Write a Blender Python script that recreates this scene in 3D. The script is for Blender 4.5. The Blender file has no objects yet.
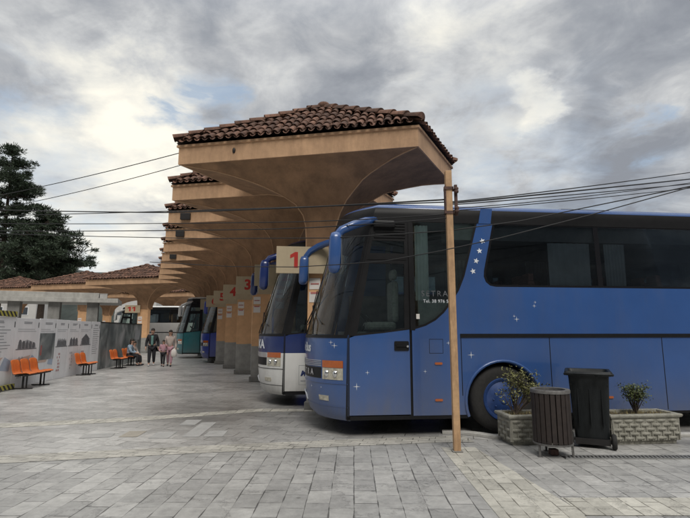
import bpy, bmesh, math, random
from mathutils import Vector, Matrix
from mathutils.geometry import tessellate_polygon
random.seed(7)
R = math.radians
scene = bpy.context.scene
COL = scene.collection
CF, CT, CE = 480.0, R(8.6), 1.6           # focal length in photo pixels, pitch, eye height

def at(px, py, Y):
    """point of the place seen at photo pixel (px, py) at forward distance Y"""
    a = (px-345)/CF; b = (259-py)/CF
    c, s = math.cos(CT), math.sin(CT)
    rx, ry, rz = a, c-s*b, s+c*b
    t = Y/ry
    return Vector((rx*t, Y, CE+rz*t))

# ------------------------------------------------------------------ materials
def nodes_of(m):
    m.use_nodes = True
    return m.node_tree.nodes, m.node_tree.links

def c4(c, k=1.0):
    return (min(1, c[0]*k), min(1, c[1]*k), min(1, c[2]*k), 1)

def pm(name, col, rough=0.6, metal=0.0, var=0.12, scale=6.0, bump=0.0, bscale=30.0, coat=0.0, spec=0.5, island=0.0, stain=0.0, stain_col=(0.05,0.045,0.04)):
    m = bpy.data.materials.new(name); N, L = nodes_of(m)
    b = N['Principled BSDF']
    b.inputs['Roughness'].default_value = rough
    b.inputs['Metallic'].default_value = metal
    b.inputs['Specular IOR Level'].default_value = spec
    b.inputs['Coat Weight'].default_value = coat
    b.inputs['Coat Roughness'].default_value = 0.06
    tc = N.new('ShaderNodeTexCoord')
    n = N.new('ShaderNodeTexNoise'); n.inputs['Scale'].default_value = scale; n.inputs['Detail'].default_value = 6
    n.inputs['Roughness'].default_value = 0.65
    L.new(tc.outputs['Object'], n.inputs['Vector'])
    r = N.new('ShaderNodeValToRGB'); r.color_ramp.elements[0].position = 0.3; r.color_ramp.elements[1].position = 0.7
    r.color_ramp.elements[0].color = c4(col, 1-var); r.color_ramp.elements[1].color = c4(col, 1+var)
    L.new(n.outputs['Fac'], r.inputs['Fac'])
    out = r.outputs['Color']
    if island:
        g = N.new('ShaderNodeNewGeometry'); hv = N.new('ShaderNodeHueSaturation')
        mr = N.new('ShaderNodeMapRange'); mr.inputs['To Min'].default_value = 1-island; mr.inputs['To Max'].default_value = 1+island
        L.new(g.outputs['Random Per Island'], mr.inputs['Value']); L.new(mr.outputs['Result'], hv.inputs['Value'])
        L.new(out, hv.inputs['Color']); out = hv.outputs['Color']
    if stain:
        n2 = N.new('ShaderNodeTexNoise'); n2.inputs['Scale'].default_value = scale*0.35; n2.inputs['Detail'].default_value = 10
        n2.inputs['Roughness'].default_value = 0.75
        mp = N.new('ShaderNodeMapping'); mp.inputs['Scale'].default_value = (3, 3, 0.6)
        L.new(tc.outputs['Object'], mp.inputs['Vector']); L.new(mp.outputs['Vector'], n2.inputs['Vector'])
        r2 = N.new('ShaderNodeValToRGB'); r2.color_ramp.elements[0].position = 0.44; r2.color_ramp.elements[1].position = 0.72
        r2.color_ramp.elements[1].color = (stain, stain, stain, 1)
        L.new(n2.outputs['Fac'], r2.inputs['Fac'])
        mx = N.new('ShaderNodeMix'); mx.data_type = 'RGBA'; mx.inputs[7].default_value = c4(stain_col)
        L.new(r2.outputs['Color'], mx.inputs[0]); L.new(out, mx.inputs[6]); out = mx.outputs[2]
    L.new(out, b.inputs['Base Color'])
    if bump:
        n3 = N.new('ShaderNodeTexNoise'); n3.inputs['Scale'].default_value = bscale; n3.inputs['Detail'].default_value = 5
        L.new(tc.outputs['Object'], n3.inputs['Vector'])
        bp = N.new('ShaderNodeBump'); bp.inputs['Strength'].default_value = bump; bp.inputs['Distance'].default_value = 0.02
        L.new(n3.outputs['Fac'], bp.inputs['Height']); L.new(bp.outputs['Normal'], b.inputs['Normal'])
    return m

def add_road_dirt(m, amount=0.55, col=(0.15, 0.14, 0.125)):
    N, L = nodes_of(m); p = N['Principled BSDF']; src = p.inputs['Base Color'].links[0].from_socket
    tc = N.new('ShaderNodeTexCoord'); sp = N.new('ShaderNodeSeparateXYZ'); L.new(tc.outputs['Object'], sp.inputs[0])
    mr = N.new('ShaderNodeMapRange'); mr.inputs['From Min'].default_value = 1.15; mr.inputs['From Max'].default_value = 0.28; mr.inputs['To Max'].default_value = 1.0; L.new(sp.outputs['Z'], mr.inputs['Value'])
    n = N.new('ShaderNodeTexNoise'); n.inputs['Scale'].default_value = 2.5; n.inputs['Detail'].default_value = 9; n.inputs['Roughness'].default_value = 0.7
    mp = N.new('ShaderNodeMapping'); mp.inputs['Scale'].default_value = (2.2, 2.2, 0.5); L.new(tc.outputs['Object'], mp.inputs['Vector']); L.new(mp.outputs[0], n.inputs['Vector'])
    pw = N.new('ShaderNodeMath'); pw.operation = 'POWER'; pw.inputs[1].default_value = 1.6; L.new(mr.outputs[0], pw.inputs[0])
    ml = N.new('ShaderNodeMath'); ml.operation = 'MULTIPLY'; L.new(pw.outputs[0], ml.inputs[0]); L.new(n.outputs['Fac'], ml.inputs[1])
    m2 = N.new('ShaderNodeMath'); m2.operation = 'MULTIPLY'; m2.inputs[1].default_value = amount*1.6; m2.use_clamp = True; L.new(ml.outputs[0], m2.inputs[0])
    mx = N.new('ShaderNodeMix'); mx.data_type = 'RGBA'; mx.inputs[7].default_value = (*col, 1); L.new(m2.outputs[0], mx.inputs[0]); L.new(src, mx.inputs[6]); L.new(mx.outputs[2], p.inputs['Base Color'])
    rg = N.new('ShaderNodeMath'); rg.operation = 'MULTIPLY_ADD'; rg.inputs[1].default_value = 0.5; rg.inputs[2].default_value = 0.28; L.new(m2.outputs[0], rg.inputs[0]); L.new(rg.outputs[0], p.inputs['Roughness'])
    cw = N.new('ShaderNodeMath'); cw.operation = 'MULTIPLY_ADD'; cw.inputs[1].default_value = -0.5; cw.inputs[2].default_value = 0.5; L.new(m2.outputs[0], cw.inputs[0]); L.new(cw.outputs[0], p.inputs['Coat Weight'])
def glass_mat(name, tint, gloss=(0.9, 0.95, 1.0), base_ref=0.05):
    m = bpy.data.materials.new(name); N, L = nodes_of(m)
    N.remove(N['Principled BSDF']); o = N['Material Output']
    t = N.new('ShaderNodeBsdfTransparent'); t.inputs['Color'].default_value = (*tint, 1)
    g = N.new('ShaderNodeBsdfGlossy'); g.inputs['Roughness'].default_value = 0.03; g.inputs['Color'].default_value = (*gloss, 1)
    f = N.new('ShaderNodeLayerWeight'); f.inputs['Blend'].default_value = 0.35
    mr = N.new('ShaderNodeMapRange'); mr.inputs['To Min'].default_value = base_ref; mr.inputs['To Max'].default_value = 0.75
    L.new(f.outputs['Fresnel'], mr.inputs['Value'])
    n = N.new('ShaderNodeTexNoise'); n.inputs['Scale'].default_value = 1.3
    tc = N.new('ShaderNodeTexCoord'); L.new(tc.outputs['Object'], n.inputs['Vector'])
    bp = N.new('ShaderNodeBump'); bp.inputs['Strength'].default_value = 0.06; bp.inputs['Distance'].default_value = 0.05
    L.new(n.outputs['Fac'], bp.inputs['Height']); L.new(bp.outputs['Normal'], g.inputs['Normal'])
    mx = N.new('ShaderNodeMixShader')
    L.new(mr.outputs['Result'], mx.inputs[0]); L.new(t.outputs[0], mx.inputs[1]); L.new(g.outputs[0], mx.inputs[2])
    L.new(mx.outputs[0], o.inputs['Surface'])
    return m

M = {}
M['paint_blue'] = pm('bus_paint_blue', (0.030, 0.088, 0.265), 0.35, var=0.08, scale=1.2, coat=0.5, bump=0.10, bscale=1.3, stain=0.25, stain_col=(0.12,0.12,0.14))
M['rim_blue'] = pm('wheel_hub_blue', (0.025, 0.06, 0.19), 0.4, var=0.3, scale=5, coat=0.3)
M['paint_white'] = pm('bus_paint_white', (0.72, 0.72, 0.70), 0.35, var=0.05, scale=1.5, coat=0.4, stain=0.25, stain_col=(0.35,0.33,0.3))
M['paint_navy'] = pm('bus_paint_navy', (0.009, 0.024, 0.12), 0.3, var=0.08, coat=0.5)
M['paint_royal'] = pm('bus_paint_royal', (0.01, 0.035, 0.30), 0.35, var=0.1, coat=0.5)
M['paint_teal'] = pm('bus_paint_teal', (0.02, 0.15, 0.17), 0.35, var=0.1, coat=0.5)
for k_ in ('paint_blue', 'paint_white', 'paint_royal', 'paint_teal'): add_road_dirt(M[k_])
M['black'] = pm('black_trim', (0.009, 0.009, 0.010), 0.45, var=0.2, scale=9, spec=0.25)
M['blackgloss'] = pm('black_gloss_panel', (0.01, 0.01, 0.012), 0.1, var=0.1)
M['rubber'] = pm('tyre_rubber', (0.022, 0.021, 0.02), 0.85, var=0.25, scale=14, bump=0.2)
M['chassis'] = pm('chassis_black', (0.012, 0.011, 0.01), 0.9, var=0.3)
M['glass'] = glass_mat('tinted_window_glass', (0.58, 0.62, 0.64), base_ref=0.0)
M['glass_clear'] = glass_mat('windshield_glass', (0.80, 0.87, 0.85), base_ref=0.03)
M['amber'] = pm('amber_lens', (0.42, 0.095, 0.012), 0.15, var=0.15, coat=0.6)
M['lens'] = pm('headlamp_lens', (0.50, 0.47, 0.38), 0.10, metal=0.4, var=0.4, scale=18, coat=0.8)
M['chrome'] = pm('chrome', (0.7, 0.7, 0.7), 0.12, metal=1.0, var=0.05)
M['silver'] = pm('silver_letters', (0.55, 0.56, 0.58), 0.35, metal=0.6, var=0.05)
M['white'] = pm('white_marking', (0.75, 0.78, 0.82), 0.5, var=0.05)
M['seat_cloth'] = pm('bus_seat_cloth', (0.20, 0.195, 0.19), 0.9, var=0.3, scale=20)
M['seat_red'] = pm('bus_seat_wine', (0.26, 0.13, 0.11), 0.9, var=0.3, scale=20)
M['interior'] = pm('bus_interior', (0.16, 0.16, 0.165), 0.8, var=0.2)
M['curtain'] = pm('curtain_cloth', (0.34, 0.36, 0.38), 0.9, var=0.15, scale=3)
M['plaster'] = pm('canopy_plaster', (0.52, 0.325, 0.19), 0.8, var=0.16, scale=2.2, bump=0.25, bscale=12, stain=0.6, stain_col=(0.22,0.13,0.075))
M['vault'] = pm('canopy_soffit_plaster_shaded', (0.31, 0.18, 0.098), 0.85, var=0.24, scale=2.0, bump=0.15, bscale=25, stain=0.7, stain_col=(0.12,0.075,0.045))  # base colour darkened to carry the underside shade; the stain mix is weathering
M['tile'] = pm('roof_tile', (0.155, 0.083, 0.057), 0.95, var=0.55, scale=7, island=0.5, bump=0.4, bscale=30, stain=0.7, stain_col=(0.035,0.028,0.024))
M['tile_under'] = pm('roof_underlay', (0.03, 0.022, 0.02), 0.95, var=0.3)
M['sign'] = pm('sign_board', (0.44, 0.36, 0.24), 0.7, var=0.08, scale=3, stain=0.3, stain_col=(0.25,0.2,0.14))
M['red'] = pm('red_paint', (0.42, 0.02, 0.012), 0.5, var=0.1)
M['notice'] = pm('white_notice', (0.70, 0.66, 0.62), 0.6, var=0.05)
M['concrete'] = pm('concrete', (0.42, 0.41, 0.38), 0.9, var=0.2, scale=3, bump=0.2, stain=0.5, stain_col=(0.16,0.15,0.14))
M['concrete_dark'] = pm('weathered_concrete', (0.24, 0.235, 0.22), 0.9, var=0.25, scale=3, bump=0.2, stain=0.5, stain_col=(0.08,0.08,0.075))
M['planter'] = pm('planter_cast_stone', (0.31, 0.30, 0.255), 0.9, var=0.22, scale=9, bump=0.4, bscale=60, stain=0.7, stain_col=(0.12,0.115,0.085))
M['soil'] = pm('soil', (0.05, 0.038, 0.026), 0.95, var=0.4, scale=30, bump=0.6)
M['leaf'] = pm('shrub_leaf', (0.085, 0.105, 0.035), 0.6, var=0.35, scale=30, island=0.6)
M['leaf_dry'] = pm('dry_shrub_leaf', (0.15, 0.15, 0.055), 0.7, var=0.4, scale=30, island=0.6)
M['straw'] = pm('dry_grass', (0.22, 0.18, 0.08), 0.8, var=0.3, island=0.4)
M['bark'] = pm('bark', (0.06, 0.045, 0.035), 0.95, var=0.4, scale=12, bump=0.6)
M['needle'] = pm('pine_needles', (0.035, 0.055, 0.03), 0.7, var=0.4, scale=2, island=0.6)
M['plastic'] = pm('bin_plastic', (0.005, 0.007, 0.008), 0.5, var=0.3, scale=9, bump=0.05, spec=0.35, stain=0.3, stain_col=(0.05,0.055,0.06))
M['wood_dark'] = pm('dark_slat_wood', (0.030, 0.021, 0.018), 0.6, var=0.35, scale=12, island=0.35)
M['steel'] = pm('galvanised_steel', (0.35, 0.35, 0.34), 0.5, metal=0.7, var=0.2, scale=25)
M['pole'] = pm('painted_pole', (0.50, 0.315, 0.17), 0.6, var=0.16, scale=9, bump=0.1, stain=0.8, stain_col=(0.20,0.11,0.06))
M['rust'] = pm('rusty_steel', (0.09, 0.05, 0.04), 0.8, var=0.4, scale=25)
M['wire'] = pm('cable_black', (0.012, 0.012, 0.013), 0.6, var=0.1)
M['orange'] = pm('orange_seat', (0.66, 0.16, 0.03), 0.45, var=0.12, scale=8)
M['bin_steel'] = pm('bin_steel', (0.16, 0.155, 0.15), 0.6, metal=0.5, var=0.3, scale=25)
M['darksteel'] = pm('dark_steel', (0.03, 0.028, 0.028), 0.5, metal=0.4, var=0.2)
M['board'] = pm('hoarding_print', (0.82, 0.825, 0.84), 0.55, var=0.06, scale=1.5, bump=0.05, bscale=3, stain=0.25, stain_col=(0.4,0.4,0.42))
M['ink'] = pm('print_ink', (0.13, 0.135, 0.145), 0.6, var=0.5, scale=9)
M['ink_grey'] = pm('print_grey', (0.27, 0.28, 0.30), 0.6, var=0.2, scale=5)
M['ink_light'] = pm('print_light', (0.44, 0.45, 0.47), 0.6, var=0.1, scale=5)
M['ink_red'] = pm('print_red', (0.42, 0.14, 0.13), 0.6, var=0.2, scale=8)
M['ink_peach'] = pm('print_peach', (0.62, 0.47, 0.40), 0.6, var=0.1)
M['ink_sky'] = pm('print_sky', (0.40, 0.47, 0.58), 0.6, var=0.1)
M['soft_window'] = pm('bus_paint_shadow', (0.05,0.05,0.055), 0.4)
M['house_wall'] = pm('pale_render', (0.5, 0.49, 0.47), 0.9, var=0.1, scale=0.5)
M['house_glass'] = pm('dark_panes', (0.06, 0.07, 0.08), 0.2, var=0.3)
M['skin'] = pm('skin', (0.42, 0.25, 0.18), 0.6, var=0.08)
M['hair'] = pm('hair', (0.02, 0.014, 0.01), 0.7, var=0.3)
M['cloth_black'] = pm('cloth_black', (0.018, 0.018, 0.022), 0.9, var=0.2)
M['cloth_teal'] = pm('cloth_teal', (0.12, 0.24, 0.22), 0.9, var=0.15)
M['cloth_pink'] = pm('cloth_pink', (0.42, 0.24, 0.28), 0.9, var=0.15)
M['cloth_cream'] = pm('cloth_cream', (0.45, 0.38, 0.34), 0.9, var=0.15)
M['cloth_blue'] = pm('cloth_pale_blue', (0.24, 0.32, 0.40), 0.9, var=0.4, scale=14)
M['shoe_white'] = pm('shoe_white', (0.6, 0.6, 0.6), 0.6)

def stripes_mat(name, a, b, freq, rot):
    m = bpy.data.materials.new(name); N, L = nodes_of(m); p = N['Principled BSDF']; p.inputs['Roughness'].default_value = 0.6
    tc = N.new('ShaderNodeTexCoord'); mp = N.new('ShaderNodeMapping'); mp.inputs['Rotation'].default_value = rot
    w = N.new('ShaderNodeTexWave'); w.inputs['Scale'].default_value = freq; w.inputs['Distortion'].default_value = 0
    r = N.new('ShaderNodeValToRGB'); r.color_ramp.interpolation = 'CONSTANT'
    r.color_ramp.elements[0].color = (*a, 1); r.color_ramp.elements[1].position = 0.5; r.color_ramp.elements[1].color = (*b, 1)
    L.new(tc.outputs['Object'], mp.inputs['Vector']); L.new(mp.outputs['Vector'], w.inputs['Vector'])
    L.new(w.outputs['Fac'], r.inputs['Fac']); L.new(r.outputs['Color'], p.inputs['Base Color'])
    return m
M['hazard'] = stripes_mat('hazard_stripes', (0.42, 0.38, 0.07), (0.03, 0.03, 0.03), 2.2, (0, R(45), 0))

def mottle_mat():
    m = bpy.data.materials.new('mottled_hoarding'); N, L = nodes_of(m); p = N['Principled BSDF']; p.inputs['Roughness'].default_value = 0.4
    tc = N.new('ShaderNodeTexCoord'); mp = N.new('ShaderNodeMapping'); mp.inputs['Scale'].default_value = (1, 1.0, 0.7)
    n = N.new('ShaderNodeTexNoise'); n.inputs['Scale'].default_value = 1.5; n.inputs['Detail'].default_value = 7; n.inputs['Distortion'].default_value = 0.7
    L.new(tc.outputs['Object'], mp.inputs['Vector']); L.new(mp.outputs['Vector'], n.inputs['Vector'])
    r = N.new('ShaderNodeValToRGB'); e = r.color_ramp.elements
    e[0].position = 0.38; e[0].color = (0.11, 0.125, 0.13, 1); e[1].position = 0.75; e[1].color = (0.55, 0.56, 0.57, 1)
    q = e.new(0.5); q.color = (0.22, 0.245, 0.245, 1); q = e.new(0.6); q.color = (0.33, 0.345, 0.345, 1)
    L.new(n.outputs['Fac'], r.inputs['Fac']); L.new(r.outputs['Color'], p.inputs['Base Color'])
    return m
M['mottle'] = mottle_mat()

def column_mat():
    m = bpy.data.materials.new('column_paint'); N, L = nodes_of(m); p = N['Principled BSDF']; p.inputs['Roughness'].default_value = 0.8
    tc = N.new('ShaderNodeTexCoord'); sp = N.new('ShaderNodeSeparateXYZ'); L.new(tc.outputs['Object'], sp.inputs[0])
    n = N.new('ShaderNodeTexNoise'); n.inputs['Scale'].default_value = 4; n.inputs['Detail'].default_value = 8; L.new(tc.outputs['Object'], n.inputs['Vector'])
    ad = N.new('ShaderNodeMath'); ad.operation = 'MULTIPLY_ADD'; ad.inputs[1].default_value = 0.06
    L.new(n.outputs['Fac'], ad.inputs[0]); L.new(sp.outputs['Z'], ad.inputs[2])
    gt = N.new('ShaderNodeMath'); gt.operation = 'GREATER_THAN'; gt.inputs[1].default_value = 1.16; L.new(ad.outputs[0], gt.inputs[0])
    def two(a, k):
        r = N.new('ShaderNodeValToRGB'); r.color_ramp.elements[0].position = 0.3; r.color_ramp.elements[1].position = 0.75
        r.color_ramp.elements[0].color = c4(a, 1-k); r.color_ramp.elements[1].color = c4(a, 1+k*0.6); L.new(n.outputs['Fac'], r.inputs['Fac']); return r
    a = two((0.33, 0.325, 0.305), 0.25); b = two((0.68, 0.40, 0.21), 0.15)
    mx = N.new('ShaderNodeMix'); mx.data_type = 'RGBA'; L.new(gt.outputs[0], mx.inputs[0]); L.new(a.outputs[0], mx.inputs[6]); L.new(b.outputs[0], mx.inputs[7])
    L.new(mx.outputs[2], p.inputs['Base Color'])
    return m
M['column'] = column_mat()

def joint_break(N, L, g, br):
    # joints silted up here and there: fade the mortar by a noise
    n = N.new('ShaderNodeTexNoise'); n.inputs['Scale'].default_value = 3.5; n.inputs['Detail'].default_value = 6; L.new(g.outputs['Position'], n.inputs['Vector'])
    mr = N.new('ShaderNodeMapRange'); mr.inputs['From Min'].default_value = 0.40; mr.inputs['From Max'].default_value = 0.62; mr.inputs['To Min'].default_value = 0.001; mr.inputs['To Max'].default_value = 0.009
    L.new(n.outputs['Fac'], mr.inputs['Value']); L.new(mr.outputs[0], br.inputs['Mortar Size'])
def paving_mat(name, bw, rh, mortar, c1, c2, cm, rot, rough, wear=0.35, off=(0, 0, 0), squash=1.0, blotch=0.25, patch=None):
    m = bpy.data.materials.new(name); N, L = nodes_of(m); p = N['Principled BSDF']
    g = N.new('ShaderNodeNewGeometry'); mp = N.new('ShaderNodeMapping'); mp.inputs['Rotation'].default_value = (0, 0, R(rot)); mp.inputs['Location'].default_value = off
    L.new(g.outputs['Position'], mp.inputs['Vector'])
    nz = N.new('ShaderNodeTexNoise'); nz.inputs['Scale'].default_value = 2.2; nz.inputs['Detail'].default_value = 3
    L.new(g.outputs['Position'], nz.inputs['Vector'])
    sb = N.new('ShaderNodeVectorMath'); sb.operation = 'SUBTRACT'; sb.inputs[1].default_value = (0.5, 0.5, 0.5); L.new(nz.outputs['Color'], sb.inputs[0])
    sc = N.new('ShaderNodeVectorMath'); sc.operation = 'SCALE'; sc.inputs['Scale'].default_value = 0.022; L.new(sb.outputs[0], sc.inputs[0])
    ad = N.new('ShaderNodeVectorMath'); ad.operation = 'ADD'; L.new(mp.outputs[0], ad.inputs[0]); L.new(sc.outputs[0], ad.inputs[1])
    br = N.new('ShaderNodeTexBrick'); br.inputs['Scale'].default_value = 1.0; br.inputs['Brick Width'].default_value = bw; br.inputs['Row Height'].default_value = rh
    br.inputs['Mortar Size'].default_value = mortar; br.inputs['Mortar Smooth'].default_value = 0.35; br.offset = 0.37; br.squash = squash; br.squash_frequency = 3
    br.inputs['Color1'].default_value = (*c1, 1); br.inputs['Color2'].default_value = (*c2, 1); br.inputs['Mortar'].default_value = (*cm, 1)
    L.new(ad.outputs[0], br.inputs['Vector'])
    joint_break(N, L, g, br)
    # per-slab tone: a second brick pattern of the same size
    # large blotches, fine grain
    n1 = N.new('ShaderNodeTexNoise'); n1.inputs['Scale'].default_value = 0.45; n1.inputs['Detail'].default_value = 9; n1.inputs['Roughness'].default_value = 0.7
    L.new(g.outputs['Position'], n1.inputs['Vector'])
    n2 = N.new('ShaderNodeTexNoise'); n2.inputs['Scale'].default_value = 9; n2.inputs['Detail'].default_value = 8; n2.inputs['Roughness'].default_value = 0.75
    L.new(g.outputs['Position'], n2.inputs['Vector'])
    def mul(fac_sock, lo, hi, src):
        mr = N.new('ShaderNodeMapRange'); mr.inputs['From Min'].default_value = 0.3; mr.inputs['From Max'].default_value = 0.7
        mr.inputs['To Min'].default_value = lo; mr.inputs['To Max'].default_value = hi; L.new(fac_sock, mr.inputs['Value'])
        v = N.new('ShaderNodeVectorMath'); v.operation = 'SCALE'; L.new(src, v.inputs[0]); L.new(mr.outputs[0], v.inputs['Scale']); return v.outputs[0]
    o = mul(n1.outputs['Fac'], 1-blotch, 1+blotch, br.outputs['Color']); o = mul(n2.outputs['Fac'], 1-wear*0.6, 1+wear*0.6, o)
    # cracks and dark dirt
    vo = N.new('ShaderNodeTexVoronoi'); vo.feature = 'DISTANCE_TO_EDGE'; vo.inputs['Scale'].default_value = 1.1
    ad2 = N.new('ShaderNodeVectorMath'); ad2.operation = 'MULTIPLY_ADD'; ad2.inputs[1].default_value = (0.5, 0.5, 0.5); L.new(n2.outputs['Color'], ad2.inputs[0]); L.new(g.outputs['Position'], ad2.inputs[2])
    L.new(ad2.outputs[0], vo.inputs['Vector'])
    mr = N.new('ShaderNodeMapRange'); mr.inputs['From Max'].default_value = 0.02; mr.inputs['To Min'].default_value = 0.62; L.new(vo.outputs['Distance'], mr.inputs['Value'])
    v = N.new('ShaderNodeVectorMath'); v.operation = 'SCALE'; L.new(o, v.inputs[0]); L.new(mr.outputs[0], v.inputs['Scale']); o = v.outputs[0]
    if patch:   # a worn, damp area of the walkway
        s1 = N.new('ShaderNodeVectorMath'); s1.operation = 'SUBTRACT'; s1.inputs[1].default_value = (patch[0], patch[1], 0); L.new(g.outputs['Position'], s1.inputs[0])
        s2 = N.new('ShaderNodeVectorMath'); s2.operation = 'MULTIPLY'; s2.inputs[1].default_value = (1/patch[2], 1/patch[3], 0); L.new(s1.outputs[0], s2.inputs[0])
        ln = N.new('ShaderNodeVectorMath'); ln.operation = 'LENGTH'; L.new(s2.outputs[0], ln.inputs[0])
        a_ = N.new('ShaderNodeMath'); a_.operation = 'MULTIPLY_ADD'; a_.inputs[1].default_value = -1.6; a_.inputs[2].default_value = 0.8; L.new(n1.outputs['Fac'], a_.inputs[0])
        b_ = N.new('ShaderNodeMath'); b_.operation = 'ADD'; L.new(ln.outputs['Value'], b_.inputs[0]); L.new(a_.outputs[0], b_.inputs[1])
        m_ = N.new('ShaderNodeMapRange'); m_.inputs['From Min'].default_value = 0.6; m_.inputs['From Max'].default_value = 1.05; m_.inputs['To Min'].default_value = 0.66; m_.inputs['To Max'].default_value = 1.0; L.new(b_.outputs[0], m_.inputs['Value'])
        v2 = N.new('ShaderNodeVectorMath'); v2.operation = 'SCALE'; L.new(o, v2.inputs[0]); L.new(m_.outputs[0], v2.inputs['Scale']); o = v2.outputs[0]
    # dark spots: chewing gum, oil drips
    v3 = N.new('ShaderNodeTexVoronoi'); v3.inputs['Scale'].default_value = 3.0; L.new(g.outputs['Position'], v3.inputs['Vector'])
    m3 = N.new('ShaderNodeMapRange'); m3.inputs['From Min'].default_value = 0.05; m3.inputs['From Max'].default_value = 0.09; m3.inputs['To Min'].default_value = 0.6; L.new(v3.outputs['Distance'], m3.inputs['Value'])
    v4 = N.new('ShaderNodeVectorMath'); v4.operation = 'SCALE'; L.new(o, v4.inputs[0]); L.new(m3.outputs[0], v4.inputs['Scale']); o = v4.outputs[0]
    L.new(o, p.inputs['Base Color'])
    rr = N.new('ShaderNodeMapRange'); rr.inputs['To Min'].default_value = rough-0.12; rr.inputs['To Max'].default_value = rough+0.15; L.new(n1.outputs['Fac'], rr.inputs['Value']); L.new(rr.outputs[0], p.inputs['Roughness'])
    # relief
    inv = N.new('ShaderNodeMath'); inv.operation = 'MULTIPLY_ADD'; inv.inputs[1].default_value = -1.0; inv.inputs[2].default_value = 1.0; L.new(br.outputs['Fac'], inv.inputs[0])
    a3 = N.new('ShaderNodeMath'); a3.operation = 'MULTIPLY_ADD'; a3.inputs[1].default_value = 0.6; L.new(n2.outputs['Fac'], a3.inputs[0]); L.new(inv.outputs[0], a3.inputs[2])
    bp = N.new('ShaderNodeBump'); bp.inputs['Strength'].default_value = 0.55; bp.inputs['Distance'].default_value = 0.012
    L.new(a3.outputs[0], bp.inputs['Height']); L.new(bp.outputs['Normal'], p.inputs['Normal'])
    return m
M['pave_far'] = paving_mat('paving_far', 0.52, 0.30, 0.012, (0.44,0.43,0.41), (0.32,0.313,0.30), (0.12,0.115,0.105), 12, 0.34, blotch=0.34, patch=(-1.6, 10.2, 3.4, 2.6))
M['pave_near'] = paving_mat('paving_near', 0.36, 0.225, 0.006, (0.385,0.377,0.358), (0.285,0.28,0.268), (0.10,0.098,0.092), 91, 0.5, blotch=0.30)
M['pave_cream'] = paving_mat('paving_cream', 0.34, 0.17, 0.006, (0.50,0.48,0.42), (0.37,0.355,0.31), (0.15,0.14,0.115), 91, 0.6)
M['pave_cobble'] = paving_mat('paving_cobble', 0.24, 0.13, 0.012, (0.46,0.44,0.39), (0.34,0.325,0.29), (0.13,0.125,0.11), 12, 0.6)
M['slab_tan'] = pm('tan_slab', (0.33, 0.30, 0.25), 0.7, var=0.15, scale=5, bump=0.2)
M['slab_light'] = pm('light_slab', (0.36, 0.355, 0.34), 0.65, var=0.15, scale=5, bump=0.2)
M['asphalt'] = pm('asphalt', (0.06, 0.06, 0.06), 0.8, var=0.25, scale=4, bump=0.3, bscale=80)
M['hill'] = pm('hill_woodland', (0.035, 0.045, 0.04), 0.95, var=0.5, scale=0.06)

# ------------------------------------------------------------------ object helpers
def tag(o, label=None, cat=None, group=None, kind=None):
    if label: o['label'] = label
    if cat: o['category'] = cat
    if group: o['group'] = group
    if kind: o['kind'] = kind
    return o
def empty(name, loc=(0,0,0), rz=0.0, label=None, cat=None, group=None):
    o = bpy.data.objects.new(name, None); COL.objects.link(o); o.empty_display_size = 0.2
    o.location = loc; o.rotation_euler = (0, 0, rz)
    return tag(o, label, cat, group)
def copy_tree(o, parent=None):
    c = o.copy(); COL.objects.link(c)
    if parent is not None: c.parent = parent
    for ch in list(o.children): copy_tree(ch, c)
    return c

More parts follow.
